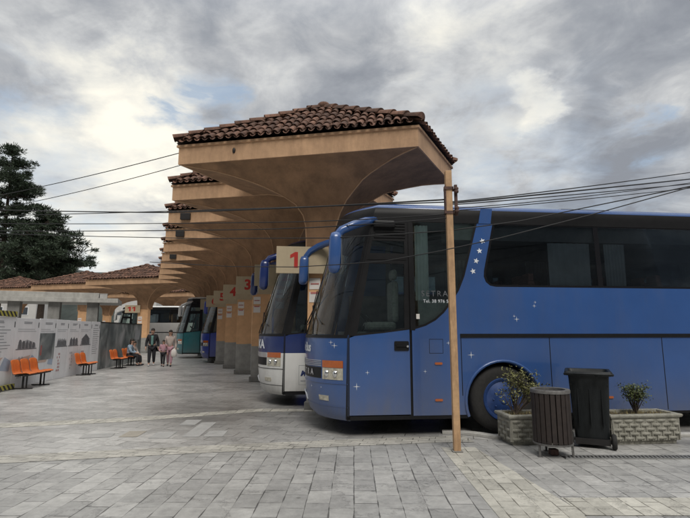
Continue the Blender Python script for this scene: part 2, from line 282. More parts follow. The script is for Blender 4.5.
class MB:
    def __init__(s): s.v = []; s.f = []; s.mi = []; s.cur = 0
    def add(s, vs, fs):
        b = len(s.v); s.v += [tuple(p) for p in vs]
        for f in fs: s.f.append(tuple(b+i for i in f)); s.mi.append(s.cur)
        return b
    def box(s, x0, x1, y0, y1, z0, z1, mat=None):
        vs = [(x,y,z) for z in (z0,z1) for y in (y0,y1) for x in (x0,x1)]
        if mat is not None: vs = [tuple(mat @ Vector(p)) for p in vs]
        s.add(vs, [(0,2,3,1),(4,5,7,6),(0,1,5,4),(2,6,7,3),(0,4,6,2),(1,3,7,5)])
    def beam(s, a, b, w, h=None, up=(0,0,1)):
        a = Vector(a); b = Vector(b); h = h or w; d = (b-a); Ln = d.length; d.normalize(); up = Vector(up)
        if abs(d.dot(up)) > 0.98: up = Vector((1,0,0))
        x = d.cross(up).normalized(); y = x.cross(d).normalized()
        vs = []
        for p in (a, b):
            for sx, sy in ((-1,-1),(1,-1),(1,1),(-1,1)): vs.append(p + x*(sx*w/2) + y*(sy*h/2))
        s.add(vs, [(3,2,1,0),(4,5,6,7),(0,1,5,4),(1,2,6,5),(2,3,7,6),(3,0,4,7)])
    def tube(s, pts, r, n=8, cap=True):
        pts = [Vector(p) for p in pts]; rs = r if isinstance(r, (list, tuple)) else [r]*len(pts)
        rings = []; prev = None
        for i, p in enumerate(pts):
            d = (pts[min(i+1, len(pts)-1)] - pts[max(i-1, 0)]).normalized()
            if prev is None:
                u = Vector((0,0,1)) if abs(d.z) < 0.9 else Vector((1,0,0)); x = d.cross(u).normalized()
            else: x = (prev - d*prev.dot(d)).normalized()
            prev = x; y = d.cross(x)
            rings.append([p + (x*math.cos(2*math.pi*k/n) + y*math.sin(2*math.pi*k/n))*rs[i] for k in range(n)])
        b = len(s.v)
        for rg in rings: s.v += [tuple(q) for q in rg]
        for i in range(len(pts)-1):
            for k in range(n):
                s.f.append((b+i*n+k, b+i*n+(k+1)%n, b+(i+1)*n+(k+1)%n, b+(i+1)*n+k)); s.mi.append(s.cur)
        if cap:
            s.f.append(tuple(b+k for k in reversed(range(n)))); s.mi.append(s.cur)
            e = b+(len(pts)-1)*n; s.f.append(tuple(e+k for k in range(n))); s.mi.append(s.cur)
    def lathe(s, prof, n=24, axis='z', center=(0,0,0)):
        b = len(s.v); c = Vector(center)
        for (r, h) in prof:
            for k in range(n):
                a = 2*math.pi*k/n
                q = (r*math.cos(a), r*math.sin(a), h) if axis == 'z' else (r*math.cos(a), h, r*math.sin(a))
                s.v.append(tuple(c+Vector(q)))
        for i in range(len(prof)-1):
            for k in range(n):
                s.f.append((b+i*n+k, b+i*n+(k+1)%n, b+(i+1)*n+(k+1)%n, b+(i+1)*n+k)); s.mi.append(s.cur)
    def prism(s, poly, z0, z1):
        n = len(poly); vs = [(p[0],p[1],z0) for p in poly] + [(p[0],p[1],z1) for p in poly]
        s.add(vs, [tuple(reversed(range(n))), tuple(range(n, 2*n))] + [(i,(i+1)%n,n+(i+1)%n,n+i) for i in range(n)])
    def grid(s, rows, close=False):
        b = len(s.v); m = len(rows[0])
        for r in rows: s.v += [tuple(p) for p in r]
        for i in range(len(rows)-1):
            for k in range(m if close else m-1):
                s.f.append((b+i*m+k, b+i*m+(k+1)%m, b+(i+1)*m+(k+1)%m, b+(i+1)*m+k)); s.mi.append(s.cur)
    def ell(s, c, rx, ry, rz, n=12, m=8):
        rows = []
        for i in range(m+1):
            th = math.pi*i/m
            rows.append([(c[0]+rx*math.sin(th)*math.cos(2*math.pi*k/n), c[1]+ry*math.sin(th)*math.sin(2*math.pi*k/n), c[2]+rz*math.cos(th)) for k in range(n)])
        s.grid(rows, True)
    def build(s, name, mats, parent=None, smooth=False, bevel=0.0, fix=True, angle=None):
        me = bpy.data.meshes.new(name); me.from_pydata(s.v, [], s.f)
        if not isinstance(mats, (list, tuple)): mats = [mats]
        for m in mats: me.materials.append(m)
        for p, i in zip(me.polygons, s.mi): p.material_index = i
        if fix:
            bm = bmesh.new(); bm.from_mesh(me); bmesh.ops.remove_doubles(bm, verts=bm.verts, dist=1e-5)
            bmesh.ops.recalc_face_normals(bm, faces=bm.faces); bm.to_mesh(me); bm.free()
        if smooth:
            me.shade_smooth()
            if angle: me.set_sharp_from_angle(angle=R(angle))
        me.update()
        o = bpy.data.objects.new(name, me); COL.objects.link(o)
        if parent is not None: o.parent = parent
        if bevel:
            b = o.modifiers.new('bevel', 'BEVEL'); b.width = bevel; b.segments = 2; b.limit_method = 'ANGLE'; b.angle_limit = R(40)
        return o

def text_mesh(txt, size, name='lettering', align='CENTER', shear=0.0, bold=0.0, spacing=1.0):
    """mesh data (verts 2D, faces) of a line of text"""
    cu = bpy.data.curves.new('tmp', 'FONT'); cu.body = txt; cu.size = size; cu.align_x = align; cu.align_y = 'CENTER'
    cu.shear = shear; cu.offset = bold; cu.space_character = spacing; cu.resolution_u = 3
    o = bpy.data.objects.new('tmp', cu); COL.objects.link(o)
    bpy.context.view_layer.update()
    me = bpy.data.meshes.new_from_object(o.evaluated_get(bpy.context.evaluated_depsgraph_get()))
    vs = [tuple(v.co) for v in me.vertices]; fs = [tuple(p.vertices) for p in me.polygons]
    bpy.data.objects.remove(o); bpy.data.curves.remove(cu); bpy.data.meshes.remove(me)
    return vs, fs

def catenary(a, b, sag, n=24):
    a = Vector(a); b = Vector(b)
    return [a.lerp(b, i/n) - Vector((0,0,sag*4*(i/n)*(1-i/n))) for i in range(n+1)]
# ------------------------------------------------------------------ coaches
BW = 2.5; BL = 12.0
def inset(z): return 0.0 if z <= 1.5 else 0.06*(z-1.5)/1.95
def rake(z): return 0.0 if z <= 1.5 else 0.42*(z-1.5)/1.9
def noseL(z):
    if z < 0.6: return 0.52 + 0.10*max(0, (z-0.25))/0.35
    if z < 1.5: return 0.62
    return 0.62 - 0.10*(z-1.5)/1.9
def nose(q, z, off=0.0):
    hw = BW/2 - inset(z)
    s = rake(z) - noseL(z)*(1-abs(q)**2.8)
    # outward normal of the plan curve
    ds = noseL(z)*2.8*abs(q)**1.8*(1 if q > 0 else -1)/hw if q else 0.0
    n = Vector((-1.0, ds, 0)).normalized()
    return Vector((s+n.x*off, BW/2 + q*hw + n.y*off, z))
def side(s, z, off=0.0, far=False):
    return Vector((s, (BW-inset(z)+off) if far else (inset(z)-off), z))

def sheet(mb, poly, holes=(), off=0.0, far=False):
    loops = [[Vector((p[0], p[1], 0)) for p in poly]] + [[Vector((p[0], p[1], 0)) for p in h] for h in holes]
    tris = tessellate_polygon(loops)
    flat = [p for l in loops for p in l]
    mb.add([side(p.x, p.y, off, far) for p in flat], [tuple(t) for t in tris])
def slab2(mb, poly, off0, off1, far=False):
    """a closed plate following the side, between two offsets"""
    n = len(poly)
    tris = tessellate_polygon([[Vector((p[0], p[1], 0)) for p in poly]])
    b = [side(p[0], p[1], off0, far) for p in poly] + [side(p[0], p[1], off1, far) for p in poly]
    fs = [tuple(t) for t in tris] + [tuple(n+i for i in reversed(t)) for t in tris] + [(i, (i+1) % n, n+(i+1) % n, n+i) for i in range(n)]
    mb.add(b, fs)
def rrect(s0, s1, z0, z1, r, n=5, corners=(1,1,1,1)):
    out = []
    for (cx, cz, a0), k in zip(((s1-r, z0+r, -90), (s1-r, z1-r, 0), (s0+r, z1-r, 90), (s0+r, z0+r, 180)), corners):
        if k:
            for i in range(n+1):
                a = R(a0+90*i/n); out.append((cx+r*math.cos(a), cz+r*math.sin(a)))
        else:
            a = R(a0+45); out.append((cx+r*math.copysign(1, math.cos(a)), cz+r*math.copysign(1, math.sin(a))))
    return out
def shrink(poly, d):
    """inset a convex-ish polygon by d (counter-clockwise)"""
    n = len(poly); out = []
    for i in range(n):
        p0 = Vector(poly[i-1]); p1 = Vector(poly[i]); p2 = Vector(poly[(i+1) % n])
        a = (p1-p0); b = (p2-p1)
        if a.length < 1e-6 or b.length < 1e-6: out.append(tuple(p1)); continue
        a.normalize(); b.normalize()
        na = Vector((-a.y, a.x)); nb = Vector((-b.y, b.x)); m = (na+nb)
        if m.length < 1e-6: out.append(tuple(p1)); continue
        m.normalize(); k = d/max(0.35, m.dot(na)); out.append((p1.x+m.x*k, p1.y+m.y*k))
    return out

def text_on_nose(txt, size, q0, z0, mat, parent, name='lettering', shear=0.0, bold=0.0, spacing=1.0, off=0.006, align='CENTER'):
    vs, fs = text_mesh(txt, size, align=align, shear=shear, bold=bold, spacing=spacing)
    mb = MB(); hw = BW/2
    # read from outside the nose: text runs towards the near side (q falls)
    mb.add([nose(q0 - v[0]/hw, z0+v[1], off) for v in vs], fs)
    return mb.build(name, mat, parent, fix=False)
def text_on_side(txt, size, s0, z0, mat, parent, name='lettering', shear=0.0, bold=0.0, spacing=1.0, off=0.006):
    vs, fs = text_mesh(txt, size, align='LEFT', shear=shear, bold=bold, spacing=spacing)
    mb = MB(); mb.add([side(s0+v[0], z0+v[1], off) for v in vs], fs)
    return mb.build(name, mat, parent, fix=False)

def nose_patch(mb, q0, q1, z0, z1, off, nq=8, nz=2, thick=0.02):
    rows = [[nose(q0+(q1-q0)*i/nq, z0+(z1-z0)*j/nz, off) for i in range(nq+1)] for j in range(nz+1)]
    mb.grid(rows)
    for j in (0, nz):
        mb.grid([rows[j], [nose(q0+(q1-q0)*i/nq, z0+(z1-z0)*j/nz, off-thick) for i in range(nq+1)]])
    for i in (0, nq):
        mb.grid([[r[i] for r in rows], [nose(q0+(q1-q0)*i/nq, z0+(z1-z0)*j/nz, off-thick) for j in range(nz+1)]])

def sparkle(mb, s, z, r, off=0.004, nose_q=None):
    pts = []
    for i in range(8):
        a = R(45*i+90); k = r if i % 2 == 0 else r*0.11
        pts.append((k*math.cos(a), k*math.sin(a)))
    P = (lambda x, y: side(s+x, z+y, off)) if nose_q is None else (lambda x, y: nose(nose_q-x/(BW/2), z+y, off))
    mb.add([P(0, 0)] + [P(*p) for p in pts], [(0, 1+i, 1+(i+1) % 8) for i in range(8)])
def star5(mb, s, z, r, rot, off=0.004):
    pts = []
    for i in range(10):
        a = R(36*i+90+rot); k = r if i % 2 == 0 else r*0.42
        pts.append((k*math.cos(a), k*math.sin(a)))
    mb.add([side(s, z, off)] + [side(s+p[0], z+p[1], off) for p in pts], [(0, 1+i, 1+(i+1) % 10) for i in range(10)])

FWIN = [(1.05, 1.63), (1.25, 1.69), (1.42, 1.78), (1.56, 1.90), (1.70, 2.07), (1.83, 2.27), (1.93, 2.50), (2.02, 2.80), (2.12, 3.15), (2.20, 3.43), (1.05, 3.43)]
def build_bus(name, label, cat, loc, az, low, band=None, roofm=None, detail=2, mshift=0.0, group=None):
    rz = R(90-az)
    root = empty(name, loc, rz, label, cat, group)
    band = band or low; roofm = roofm or low
    P = lambda mb, nm, mats, **k: mb.build(nm, mats, root, **k)
    zb = 0.31
    wheels = [(2.5, 0.5), (8.6, 0.5)]
    # ---- lower body: near side, nose, far side, rear
    mb = MB()
    def lower_poly(s0, s1, z1):
        pts = [(s0, zb)]
        for (wx, wz) in wheels:
            rr = 0.63; a0 = math.asin((wz-zb)/rr)
            for i in range(21):
                a = math.pi + a0 - (math.pi+2*a0)*i/20
                pts.append((wx+rr*math.cos(a), wz+rr*math.sin(a)))
        pts += [(s1, zb), (s1, z1), (s0, z1)]
        return pts
    mb.cur = 0; sheet(mb, lower_poly(1.02, BL, 1.135)); sheet(mb, lower_poly(-0.0, BL, 1.135), far=True)
    mb.cur = 1; sheet(mb, [(1.02, 1.135), (BL, 1.135), (BL, 1.5), (1.02, 1.5)]); sheet(mb, [(0, 1.135), (BL, 1.135), (BL, 1.5), (0, 1.5)], far=True)
    mb.build('body_panel', [low, band], root, fix=False)
    mb = MB(); nq = 44
    for i, (z0, z1) in enumerate([(0.24, 0.32), (0.32, 0.5), (0.5, 0.8), (0.8, 1.135), (1.135, 1.5), (1.5, 1.545)]):
        mb.cur = 0 if z1 < 1.2 else 1
        mb.grid([[nose(-1+2*k/nq, z, -0.06 if z < 0.3 else 0) for k in range(nq+1)] for z in (z0, z1)])
    P(mb, 'nose_panel', [low, band], smooth=True, angle=50)
    # ---- upper side skins with the window band cut out
    main0 = rrect(2.36, 11.6, 2.33, 3.56, 0.16, corners=(0, 0, 0, 1))
    # slanted front edge of the main window
    mainw = [(2.46, 2.33), (11.6, 2.33), (11.6, 3.42), (2.47, 3.42), (2.27, 2.60), (2.26, 2.50), (2.29, 2.41), (2.36, 2.35)]
    mb = MB()
    sheet(mb, [(1.02, 1.5), (BL, 1.5), (BL, 3.43), (1.02, 3.43)], [FWIN[:-1] + [(1.05, 3.42)] if False else [(p[0], min(p[1], 3.425)) for p in FWIN], mainw])
    sheet(mb, [(0.02, 1.5), (BL, 1.5), (BL, 3.43), (0.42, 3.43)], [[(1.1, 2.33), (11.6, 2.33), (11.6, 3.42), (1.1, 3.42)]], far=True)
    up = band
    mb.build('upper_panel', up, root, fix=False)
    # rear wall
    mb = MB(); mb.grid([[(BL+0.12*(1-abs(2*i/8-1)**3), inset(z)+(BW-2*inset(z))*i/8, z) for i in range(9)] for z in (0.3, 1.5, 2.5, 3.43)])
    P(mb, 'rear_panel', low, smooth=True)
    # ---- roof: rings closing inwards
    def ring(z, ins, fr, L, rear):
        out = []
        hw = BW/2-ins
        for k in range(9): out.append(Vector((rear+(fr-rear)*k/8, ins, z)))
        for k in range(1, 31):
            q = -1+2*k/30; out.append(Vector((fr-L*(1-abs(q)**2.8), BW/2+q*hw, z)))
        for k in range(1, 9): out.append(Vector((fr+(rear-fr)*k/8, BW-ins, z)))
        return out
    rr = [(3.415, 0.059, 0.415, 0.52, BL), (3.52, 0.062, 0.435, 0.52, BL), (3.63, 0.068, 0.47, 0.51, BL-.02), (3.675, 0.09, 0.52, 0.50, BL-.04), (3.715, 0.15, 0.62, 0.48, BL-.1), (3.75, 0.32, 0.85, 0.42, BL-.2), (3.77, 0.7, 1.3, 0.3, BL-.4), (3.775, 1.22, 2.0, 0.05, BL-.6)]
    mb = MB()
    for i in range(len(rr)-1):
        mb.cur = 0 if i < 2 else 1
        mb.grid([ring(*rr[i]), ring(*rr[i+1])], True)
    P(mb, 'roof', [M['black'], roofm], smooth=True, angle=40)
    # ---- windshield and its frame
    mb = MB(); nz = 8
    zs = [1.545 + (3.17-1.545)*j/nz for j in range(nz+1)]
    mb.grid([[nose(-0.955+1.91*k/nq, z, 0.0) for k in range(nq+1)] for z in zs])
    ws = P(mb, 'windshield', M['glass_clear'], smooth=True)
    mb = MB()
    for q0, q1 in ((-1, -0.955), (0.955, 1)):
        mb.grid([[nose(q0+(q1-q0)*k/3, z, 0.0) for k in range(4)] for z in zs])
    mb.grid([[nose(-1+2*k/nq, z, 0.0) for k in range(nq+1)] for z in (3.17, 3.3, 3.42)])
    # centre bar of the two piece screen
    nose_patch(mb, -0.012, 0.012, 1.545, 3.17, 0.008, 2, 6)
    P(mb, 'windshield_frame', M['black'], smooth=True, angle=40)
    # backing lining behind door seams, floor, chassis
    mb = MB()
    mb.box(-0.05, BL-.1, 0.3, BW-.3, 0.28, 0.40)
    mb.box(0.05, 1.6, 0.5, BW-.08, 0.9, 0.98); mb.box(1.6, BL-.1, 0.06, BW-.06, 1.36, 1.42); mb.box(1.55, 1.6, 0.06, BW-.06, 0.4, 1.42)
    mb.box(3.3, 7.7, 0.08, BW-.08, 0.34, 1.36)
    mb.box(0.0, 1.3, 0.30, 0.5, 0.36, 0.9)
    P(mb, 'chassis', M['chassis'])
    # seam backing
    mb = MB()
    slab2(mb, [(-0.02, 0.27), (1.06, 0.27), (1.06, 1.5), (1.06, 3.42), (0.42, 3.42), (0.0, 1.5)], -0.035, -0.02) if detail < 1 else None
    slab2(mb, [(-0.035, 0.27), (0.03, 0.27), (0.03, 1.5), (0.46, 3.42), (0.40, 3.42), (-0.015, 1.5)], -0.035, -0.004)
    slab2(mb, [(0.97, 0.27), (1.055, 0.27), (1.055, 3.42), (0.97, 3.42)], -0.035, -0.004)
    slab2(mb, [(-0.02, 0.255), (1.9, 0.255), (1.86, 0.315), (-0.02, 0.315)], -0.05, -0.004)
    slab2(mb, [(3.15, 0.27), (7.95, 0.27), (7.95, 0.315), (3.15, 0.315)], -0.05, -0.004)
    P(mb, 'door_seal', M['black'])
    # ---- driver door
    mb = MB()
    mb.cur = 0; slab2(mb, [(0.02, 0.33), (0.98, 0.33), (0.98, 1.135), (0.02, 1.135)], -0.03, 0.0)
    mb.cur = 1; slab2(mb, [(0.02, 1.135), (0.98, 1.135), (0.98, 1.5), (0.02, 1.5)], -0.03, 0.0)
    slab2(mb, [(0.02, 1.5), (0.98, 1.5), (0.98, 1.63), (0.55, 1.575), (0.10, 1.53)], -0.03, 0.0)
    door = P(mb, 'driver_door', [low, band])
    dg = [(0.14, 1.57), (0.55, 1.60), (0.90, 1.655), (0.92, 2.69), (0.35, 2.69)]
    vg = [(0.36, 2.86), (0.93, 2.86), (0.93, 3.07), (0.405, 3.07)]
    mb = MB()
    sheet(mb, [(0.03, 1.535), (0.10, 1.53), (0.55, 1.575), (0.98, 1.63), (0.98, 3.415), (0.435, 3.415)], [dg, vg], off=0.0)
    for h in (dg, vg):
        n = len(h)
        for i in range(n):
            a, b = h[i], h[(i+1) % n]; mb.add([side(*a), side(*b), side(b[0], b[1], -0.03), side(a[0], a[1], -0.03)], [(0,1,2,3)])
    for k in range(6):
        z = 3.12+k*0.048; slab2(mb, [(0.43+0.22*(z-3.1), z), (0.95, z), (0.95, z+0.02), (0.43+0.22*(z-3.1), z+0.02)], 0.0, 0.014)
    slab2(mb, [(0.31, 2.755), (0.96, 2.755), (0.96, 2.775), (0.32, 2.775)], 0.0, 0.008)
    mb.build('door_frame', M['black'], door, fix=False)
    for h, nm in ((dg, 'door_window'), (vg, 'vent_window')):
        mb = MB(); slab2(mb, h, -0.022, -0.016); mb.build(nm, M['glass_clear'], door)
    if detail > 1:
        mb = MB(); slab2(mb, rrect(0.73, 0.965, 1.30, 1.45, 0.02), 0.0, 0.012)
        slab2(mb, [(0.76, 1.365), (0.93, 1.365), (0.93, 1.395), (0.76, 1.395)], 0.012, 0.03)
        mb.build('door_handle', M['black'], door)
        mb = MB(); slab2(mb, rrect(0.925, 0.955, 1.355, 1.385, 0.008), 0.0301, 0.034); mb.build('door_lock', M['chrome'], door)
    # ---- front quarter window
    mb = MB(); inner = shrink(FWIN, 0.035); sheet(mb, [(p[0], min(p[1], 3.425)) for p in FWIN], [inner], off=-0.003)
    mb.build('window_frame', M['black'], root, fix=False)
    mb = MB(); slab2(mb, inner, -0.012, -0.006); qw = P(mb, 'quarter_window', M['glass_clear'])
    # ---- main windows, one pane each, dividers
    divs = [2.3, 4.33, 6.25, 8.15, 10.05, 11.6]
    mb = MB(); holes = []
    panes = []
    for i in range(5):
        a = divs[i]+(0.035 if i else 0.0); b = divs[i+1]-0.055 if i < 4 else 11.56
        if i == 0: h = [(2.48, 2.365), (b, 2.365), (b, 3.38), (2.50, 3.38), (2.31, 2.60), (2.30, 2.50), (2.33, 2.42), (2.39, 2.375)]
        else: h = [(a, 2.365), (b, 2.365), (b, 3.38), (a, 3.38)]
        holes.append(h); panes.append(h)
    sheet(mb, mainw, holes, off=-0.003)
    mb.build('window_band', M['blackgloss'], root, fix=False)
    for h in panes:
        mb = MB(); slab2(mb, h, -0.012, -0.006); P(mb, 'side_window', M['glass'])
    mb = MB(); slab2(mb, [(1.1, 2.33), (11.6, 2.33), (11.6, 3.42), (1.1, 3.42)], -0.012, -0.006, far=True); P(mb, 'far_side_windows', M['glass'])
    mb = MB()
    for d in (1.1, 2.8, 4.6, 6.4, 8.2, 10.0, 11.5): slab2(mb, [(d, 2.33), (d+0.1, 2.33), (d+0.1, 3.42), (d, 3.42)], -0.03, -0.02, far=True)
    mb.box(0.3, BL-.2, BW-.14, BW-.1, 1.42, 2.33); mb.box(1.7, BL-.2, 0.08, 0.12, 1.42, 2.31); mb.box(0.5, BL-.2, 0.1, BW-.1, 3.40, 3.43)
    mb.box(1.7, BL-.2, 0.10, 0.45, 3.12, 3.38); mb.box(1.7, BL-.2, BW-.45, BW-.10, 3.12, 3.38)
    mb.box(1.15, 1.7, 0.09, 0.11, 0.98, 2.10)
    P(mb, 'inner_lining', M['interior'])
    mb = MB(); slab2(mb, [(1.0, 1.62), (1.075, 1.62), (1.075, 3.425), (1.0, 3.425)], 0.0, 0.004); slab2(mb, [(2.43, 3.40), (11.7, 3.40), (11.7, 3.47), (2.43, 3.47)], 0.0, 0.004); slab2(mb, [(1.0, 3.40), (2.22, 3.40), (2.23, 3.47), (1.0, 3.47)], 0.0, 0.004)
    P(mb, 'window_trim', M['black'])
    mb = MB(); slab2(mb, [(2.215, 3.40), (2.43, 3.40), (2.47, 3.66), (2.27, 3.66)], 0.0, 0.01); P(mb, 'pillar_panel', band)
    # ---- trim line, seams, arch lips
    if detail > 0:
        mb = MB(); slab2(mb, [(1.81, 1.503), (11.9, 1.503), (11.9, 1.565), (1.81, 1.565)], 0.0, 0.012)
        for s0 in (1.82, 3.32, 5.32, 7.4):
            slab2(mb, [(s0-0.006, 0.33 if abs(s0-1.82) > .1 else 0.6), (s0+0.006, 0.33 if abs(s0-1.82) > .1 else 0.6), (s0+0.006, 1.5), (s0-0.006, 1.5)], 0.0, 0.0025)
        P(mb, 'trim_strip', M['black'])
        for (wx, wz) in wheels:
            mb = MB(); rows = []
            for i in range(25):
                a = R(200-220*i/24); c, s_ = math.cos(a), math.sin(a)
                rows.append([Vector((wx+r_*c, -o_, wz+r_*s_)) for r_, o_ in ((0.655, 0.0), (0.652, 0.022), (0.635, 0.028), (0.612, 0.022), (0.61, -0.30))])
            mb.grid(rows); P(mb, 'wheel_arch', low, smooth=True)
    # ---- wheels
    def wheel(wx, ty, sgn):
        w = MB(); prof = [(0.30, 0.0), (0.36, -0.005), (0.40, -0.012), (0.47, -0.012), (0.51, 0.01), (0.528, 0.04), (0.53, 0.14), (0.528, 0.24), (0.50, 0.28), (0.30, 0.28)]
        w.lathe([(r_, h*sgn) for r_, h in prof], 40, 'y', (0, 0, 0))
        t = w.build('wheel', M['rubber'], root, smooth=True, angle=35); t.location = (wx, ty, 0.53)
        hub = MB(); hub.lathe([(0.001, -0.045*sgn), (0.06, -0.045*sgn), (0.075, -0.03*sgn), (0.14, -0.028*sgn), (0.20, -0.012*sgn), (0.27, 0.012*sgn), (0.30, -0.01*sgn), (0.325, -0.016*sgn), (0.335, 0.0), (0.335, 0.05*sgn)], 32, 'y')
        for k in range(10):
            a = 2*math.pi*k/10; hub.ell((0.17*math.cos(a), -0.022*sgn, 0.17*math.sin(a)), 0.014, 0.018, 0.014, 6, 4)
        hub.build('rim', {'paint_blue': M['rim_blue']}.get(next(k_ for k_ in M if M[k_] is low), M['steel']), t, smooth=True, angle=35)
    wheel(2.5, 0.04, 1); wheel(2.5, BW-0.04, -1); wheel(8.6, 0.04, 1); wheel(8.6, BW-0.04, -1)
    # ---- seats
    if detail > 0:
        st = MB(); n = 0
        for i in range(11):
            s0 = 2.75+i*0.80
            for t0 in (0.25, 1.48):
                for k in (0, 0.4):
                    st.box(s0, s0+0.44, t0+k, t0+k+0.37, 1.80, 1.93)
                    st.box(s0+0.40, s0+0.52, t0+k+.01, t0+k+0.36, 1.85, 2.46); st.box(s0+0.43, s0+0.53, t0+k+.06, t0+k+0.31, 2.46, 2.60)
        P(st, 'passenger_seats', M['seat_red'], bevel=0.02)['kind'] = 'stuff'
        cs = MB()
        for s0, s1 in ((3.45, 4.2), (4.48, 4.85), (6.5, 6.95), (8.2, 8.7)):
            cs.grid([[(s0+(s1-s0)*i/26, 0.10+0.018*math.sin(i*1.55+j*.3), z) for i in range(27)] for j, z in enumerate((2.30, 2.55, 2.8, 3.1))])
        for s0, s1 in ((2.4, 2.9), (4.2, 4.7), (6.0, 6.5), (7.9, 8.3)):
            cs.grid([[(s0+(s1-s0)*i/22, BW-0.12+0.02*math.sin(i*1.6), z) for i in range(23)] for z in (2.30, 3.35)])
        cs.grid([[(1.12+0.22*i/14, 0.10+0.018*math.sin(i*1.7), z) for i in range(15)] for z in (2.1, 2.6, 3.0, 3.35)])
        P(cs, 'curtain', M['curtain'], smooth=True)
        d = MB()
        d.box(0.78, 0.90, 0.35, 0.80, 1.75, 2.45); d.box(0.80, 0.90, 0.43, 0.72, 2.47, 2.66); d.box(0.35, 0.85, 0.33, 0.82, 1.62, 1.76); d.box(0.5, 0.7, 0.42, 0.7, 0.98, 1.62)
        P(d, 'driver_seat', M['seat_cloth'], bevel=0.05)
        d = MB(); d.grid([[nose(-0.9+1.8*k/20, 1.53, -o) for k in range(21)] for o in (0.03, 0.35, 0.6)]); d.box(-0.05, 0.3, 0.12, 1.1, 1.2, 1.6); d.box(0.1, 0.3, 0.15, 1.0, 0.98, 1.2)
        P(d, 'dashboard', M['interior'])
        d = MB(); cx, cy, cz = 0.42, 0.6, 1.78
        ring_ = [Vector((cx-0.16*math.sin(a), cy+0.23*math.cos(a), cz+0.17*math.sin(a))) for a in [2*math.pi*k/24 for k in range(25)]]
        d.tube(ring_, 0.014, 6, cap=False); d.tube([(cx, cy, cz), (cx-0.15, cy, cz-0.2)], 0.025, 6); d.tube([ring_[0], (cx, cy, cz), ring_[12]], 0.012, 6); d.tube([ring_[6], (cx, cy, cz)], 0.012, 6)
        P(d, 'steering_wheel', M['black'])
    # ---- mirrors
    def mirror(pts, hx, hy, z0, z1, mat):
        pts = [(x_+mshift*min(1, k_/3), y_, z_) for k_, (x_, y_, z_) in enumerate(pts)]; hx += mshift
        a = MB(); a.tube(pts, [0.062, 0.070, 0.072, 0.07, 0.068, 0.06], 10); m_ = a.build('mirror_arm', mat, root, smooth=True)
        h = MB(); rows = []
        for j, (f, wx_, wy_) in enumerate(((0, .02, .02), (0.03, .07, .075), (0.12, .095, .105), (0.5, .10, .115), (0.85, .10, .115), (0.96, .08, .09), (1.0, .03, .03))):
            z = z0+(z1-z0)*f
            rows.append([(hx-0.10*(1-f)*0.3+wx_*math.copysign(abs(math.cos(t))**0.6, math.cos(t)), hy+wy_*math.copysign(abs(math.sin(t))**0.6, math.sin(t)), z) for t in [2*math.pi*k/16 for k in range(16)]])
        h.grid(rows, True); h.build('mirror_shell', mat, m_, smooth=True)
        g = MB(); g.box(hx+0.075, hx+0.088, hy-.085, hy+.085, z0+.08, z1-.06); g.build('mirror_glass', M['chrome'], m_)
    mm = band if low is M['paint_white'] else M['paint_white'] if low is M['paint_teal'] else low
    if detail > 0:
        mirror([(0.46, 0.10, 3.42), (0.28, -0.02, 3.37), (0.08, -0.09, 3.29), (-0.12, -0.13, 3.19), (-0.20, -0.13, 3.09), (-0.22, -0.13, 2.96)], -0.21, -0.13, 2.50, 3.16, mm)
        mirror([(0.05, BW-0.35, 3.47), (-0.15, BW-0.10, 3.45), (-0.33, BW+0.05, 3.40), (-0.50, BW+0.12, 3.30), (-0.60, BW+0.15, 3.17), (-0.62, BW+0.15, 3.02)], -0.62, BW+0.15, 2.58, 3.2, mm)
        mb = MB(); mb.box(0.42, 0.78, -0.03, 0.10, 3.28, 3.40); P(mb, 'mirror_motor', M['black'], bevel=0.03)
        # wipers
        for q0, q1 in ((-0.55, 0.25), (0.15, 0.85)):
            w = MB(); w.tube([nose(q0, 1.56, 0.04), nose(q0+0.05, 1.75, 0.05), nose((q0+q1)/2-.05, 2.05, 0.045)], 0.012, 6)
            w.tube([nose(q0-0.12, 1.72, 0.025), nose((q0+q1)/2, 2.0, 0.025), nose(q1-.1, 2.35, 0.025)], 0.009, 6)
            P(w, 'wiper', M['black'])
        w = MB(); nose_patch(w, -0.99, 0.99, 1.50, 1.55, 0.006, 40, 1); P(w, 'cowl', M['black'], smooth=True, angle=40)
        # lamps (both ends of the nose)
        for sg in (-1, 1):
            q0, q1 = sg*0.955, sg*0.72
            h = MB(); nose_patch(h, q0, q1, 0.85, 1.03, 0.006, 8, 2); hl = P(h, 'headlight', M['lens'], smooth=True, angle=40)
            b = MB()
            for qq in (0.78, 0.88): b.ell(nose(sg*qq, 0.94, -0.0), 0.045, 0.045, 0.06, 12, 8)
            b.build('bulb', M['chrome'], hl, smooth=True)
            a = MB(); nose_patch(a, q0, q1, 1.035, 1.145, 0.010, 8, 1); P(a, 'turn_signal', M['amber'], smooth=True, angle=40)
            f = MB(); nose_patch(f, sg*0.80, sg*0.66, 0.52, 0.60, 0.006, 4, 1); P(f, 'fog_lamp', M['lens'], smooth=True, angle=40)
        g = MB(); nose_patch(g, -0.70, 0.70, 0.86, 1.03, 0.004, 24, 1); P(g, 'grille', M['black'], smooth=True, angle=40)
        g = MB()
        for k in range(4): nose_patch(g, -0.70, 0.70, 1.055+k*0.026, 1.063+k*0.026, 0.012, 24, 1)
        P(g, 'grille_bar', M['silver'], smooth=True, angle=40)
        g = MB()
        nose_patch(g, -0.995, 0.995, 0.79, 0.80, 0.008, 40, 1); nose_patch(g, -0.995, 0.995, 0.44, 0.448, 0.006, 40, 1)
        P(g, 'bumper_seam', M['black'] if low is M['paint_white'] else M['paint_blue'], smooth=True, angle=40)
        g = MB(); nose_patch(g, -0.22, 0.22, 0.46, 0.57, 0.015, 8, 1); lp = P(g, 'licence_plate', M['white'], smooth=True, angle=40)
    return root

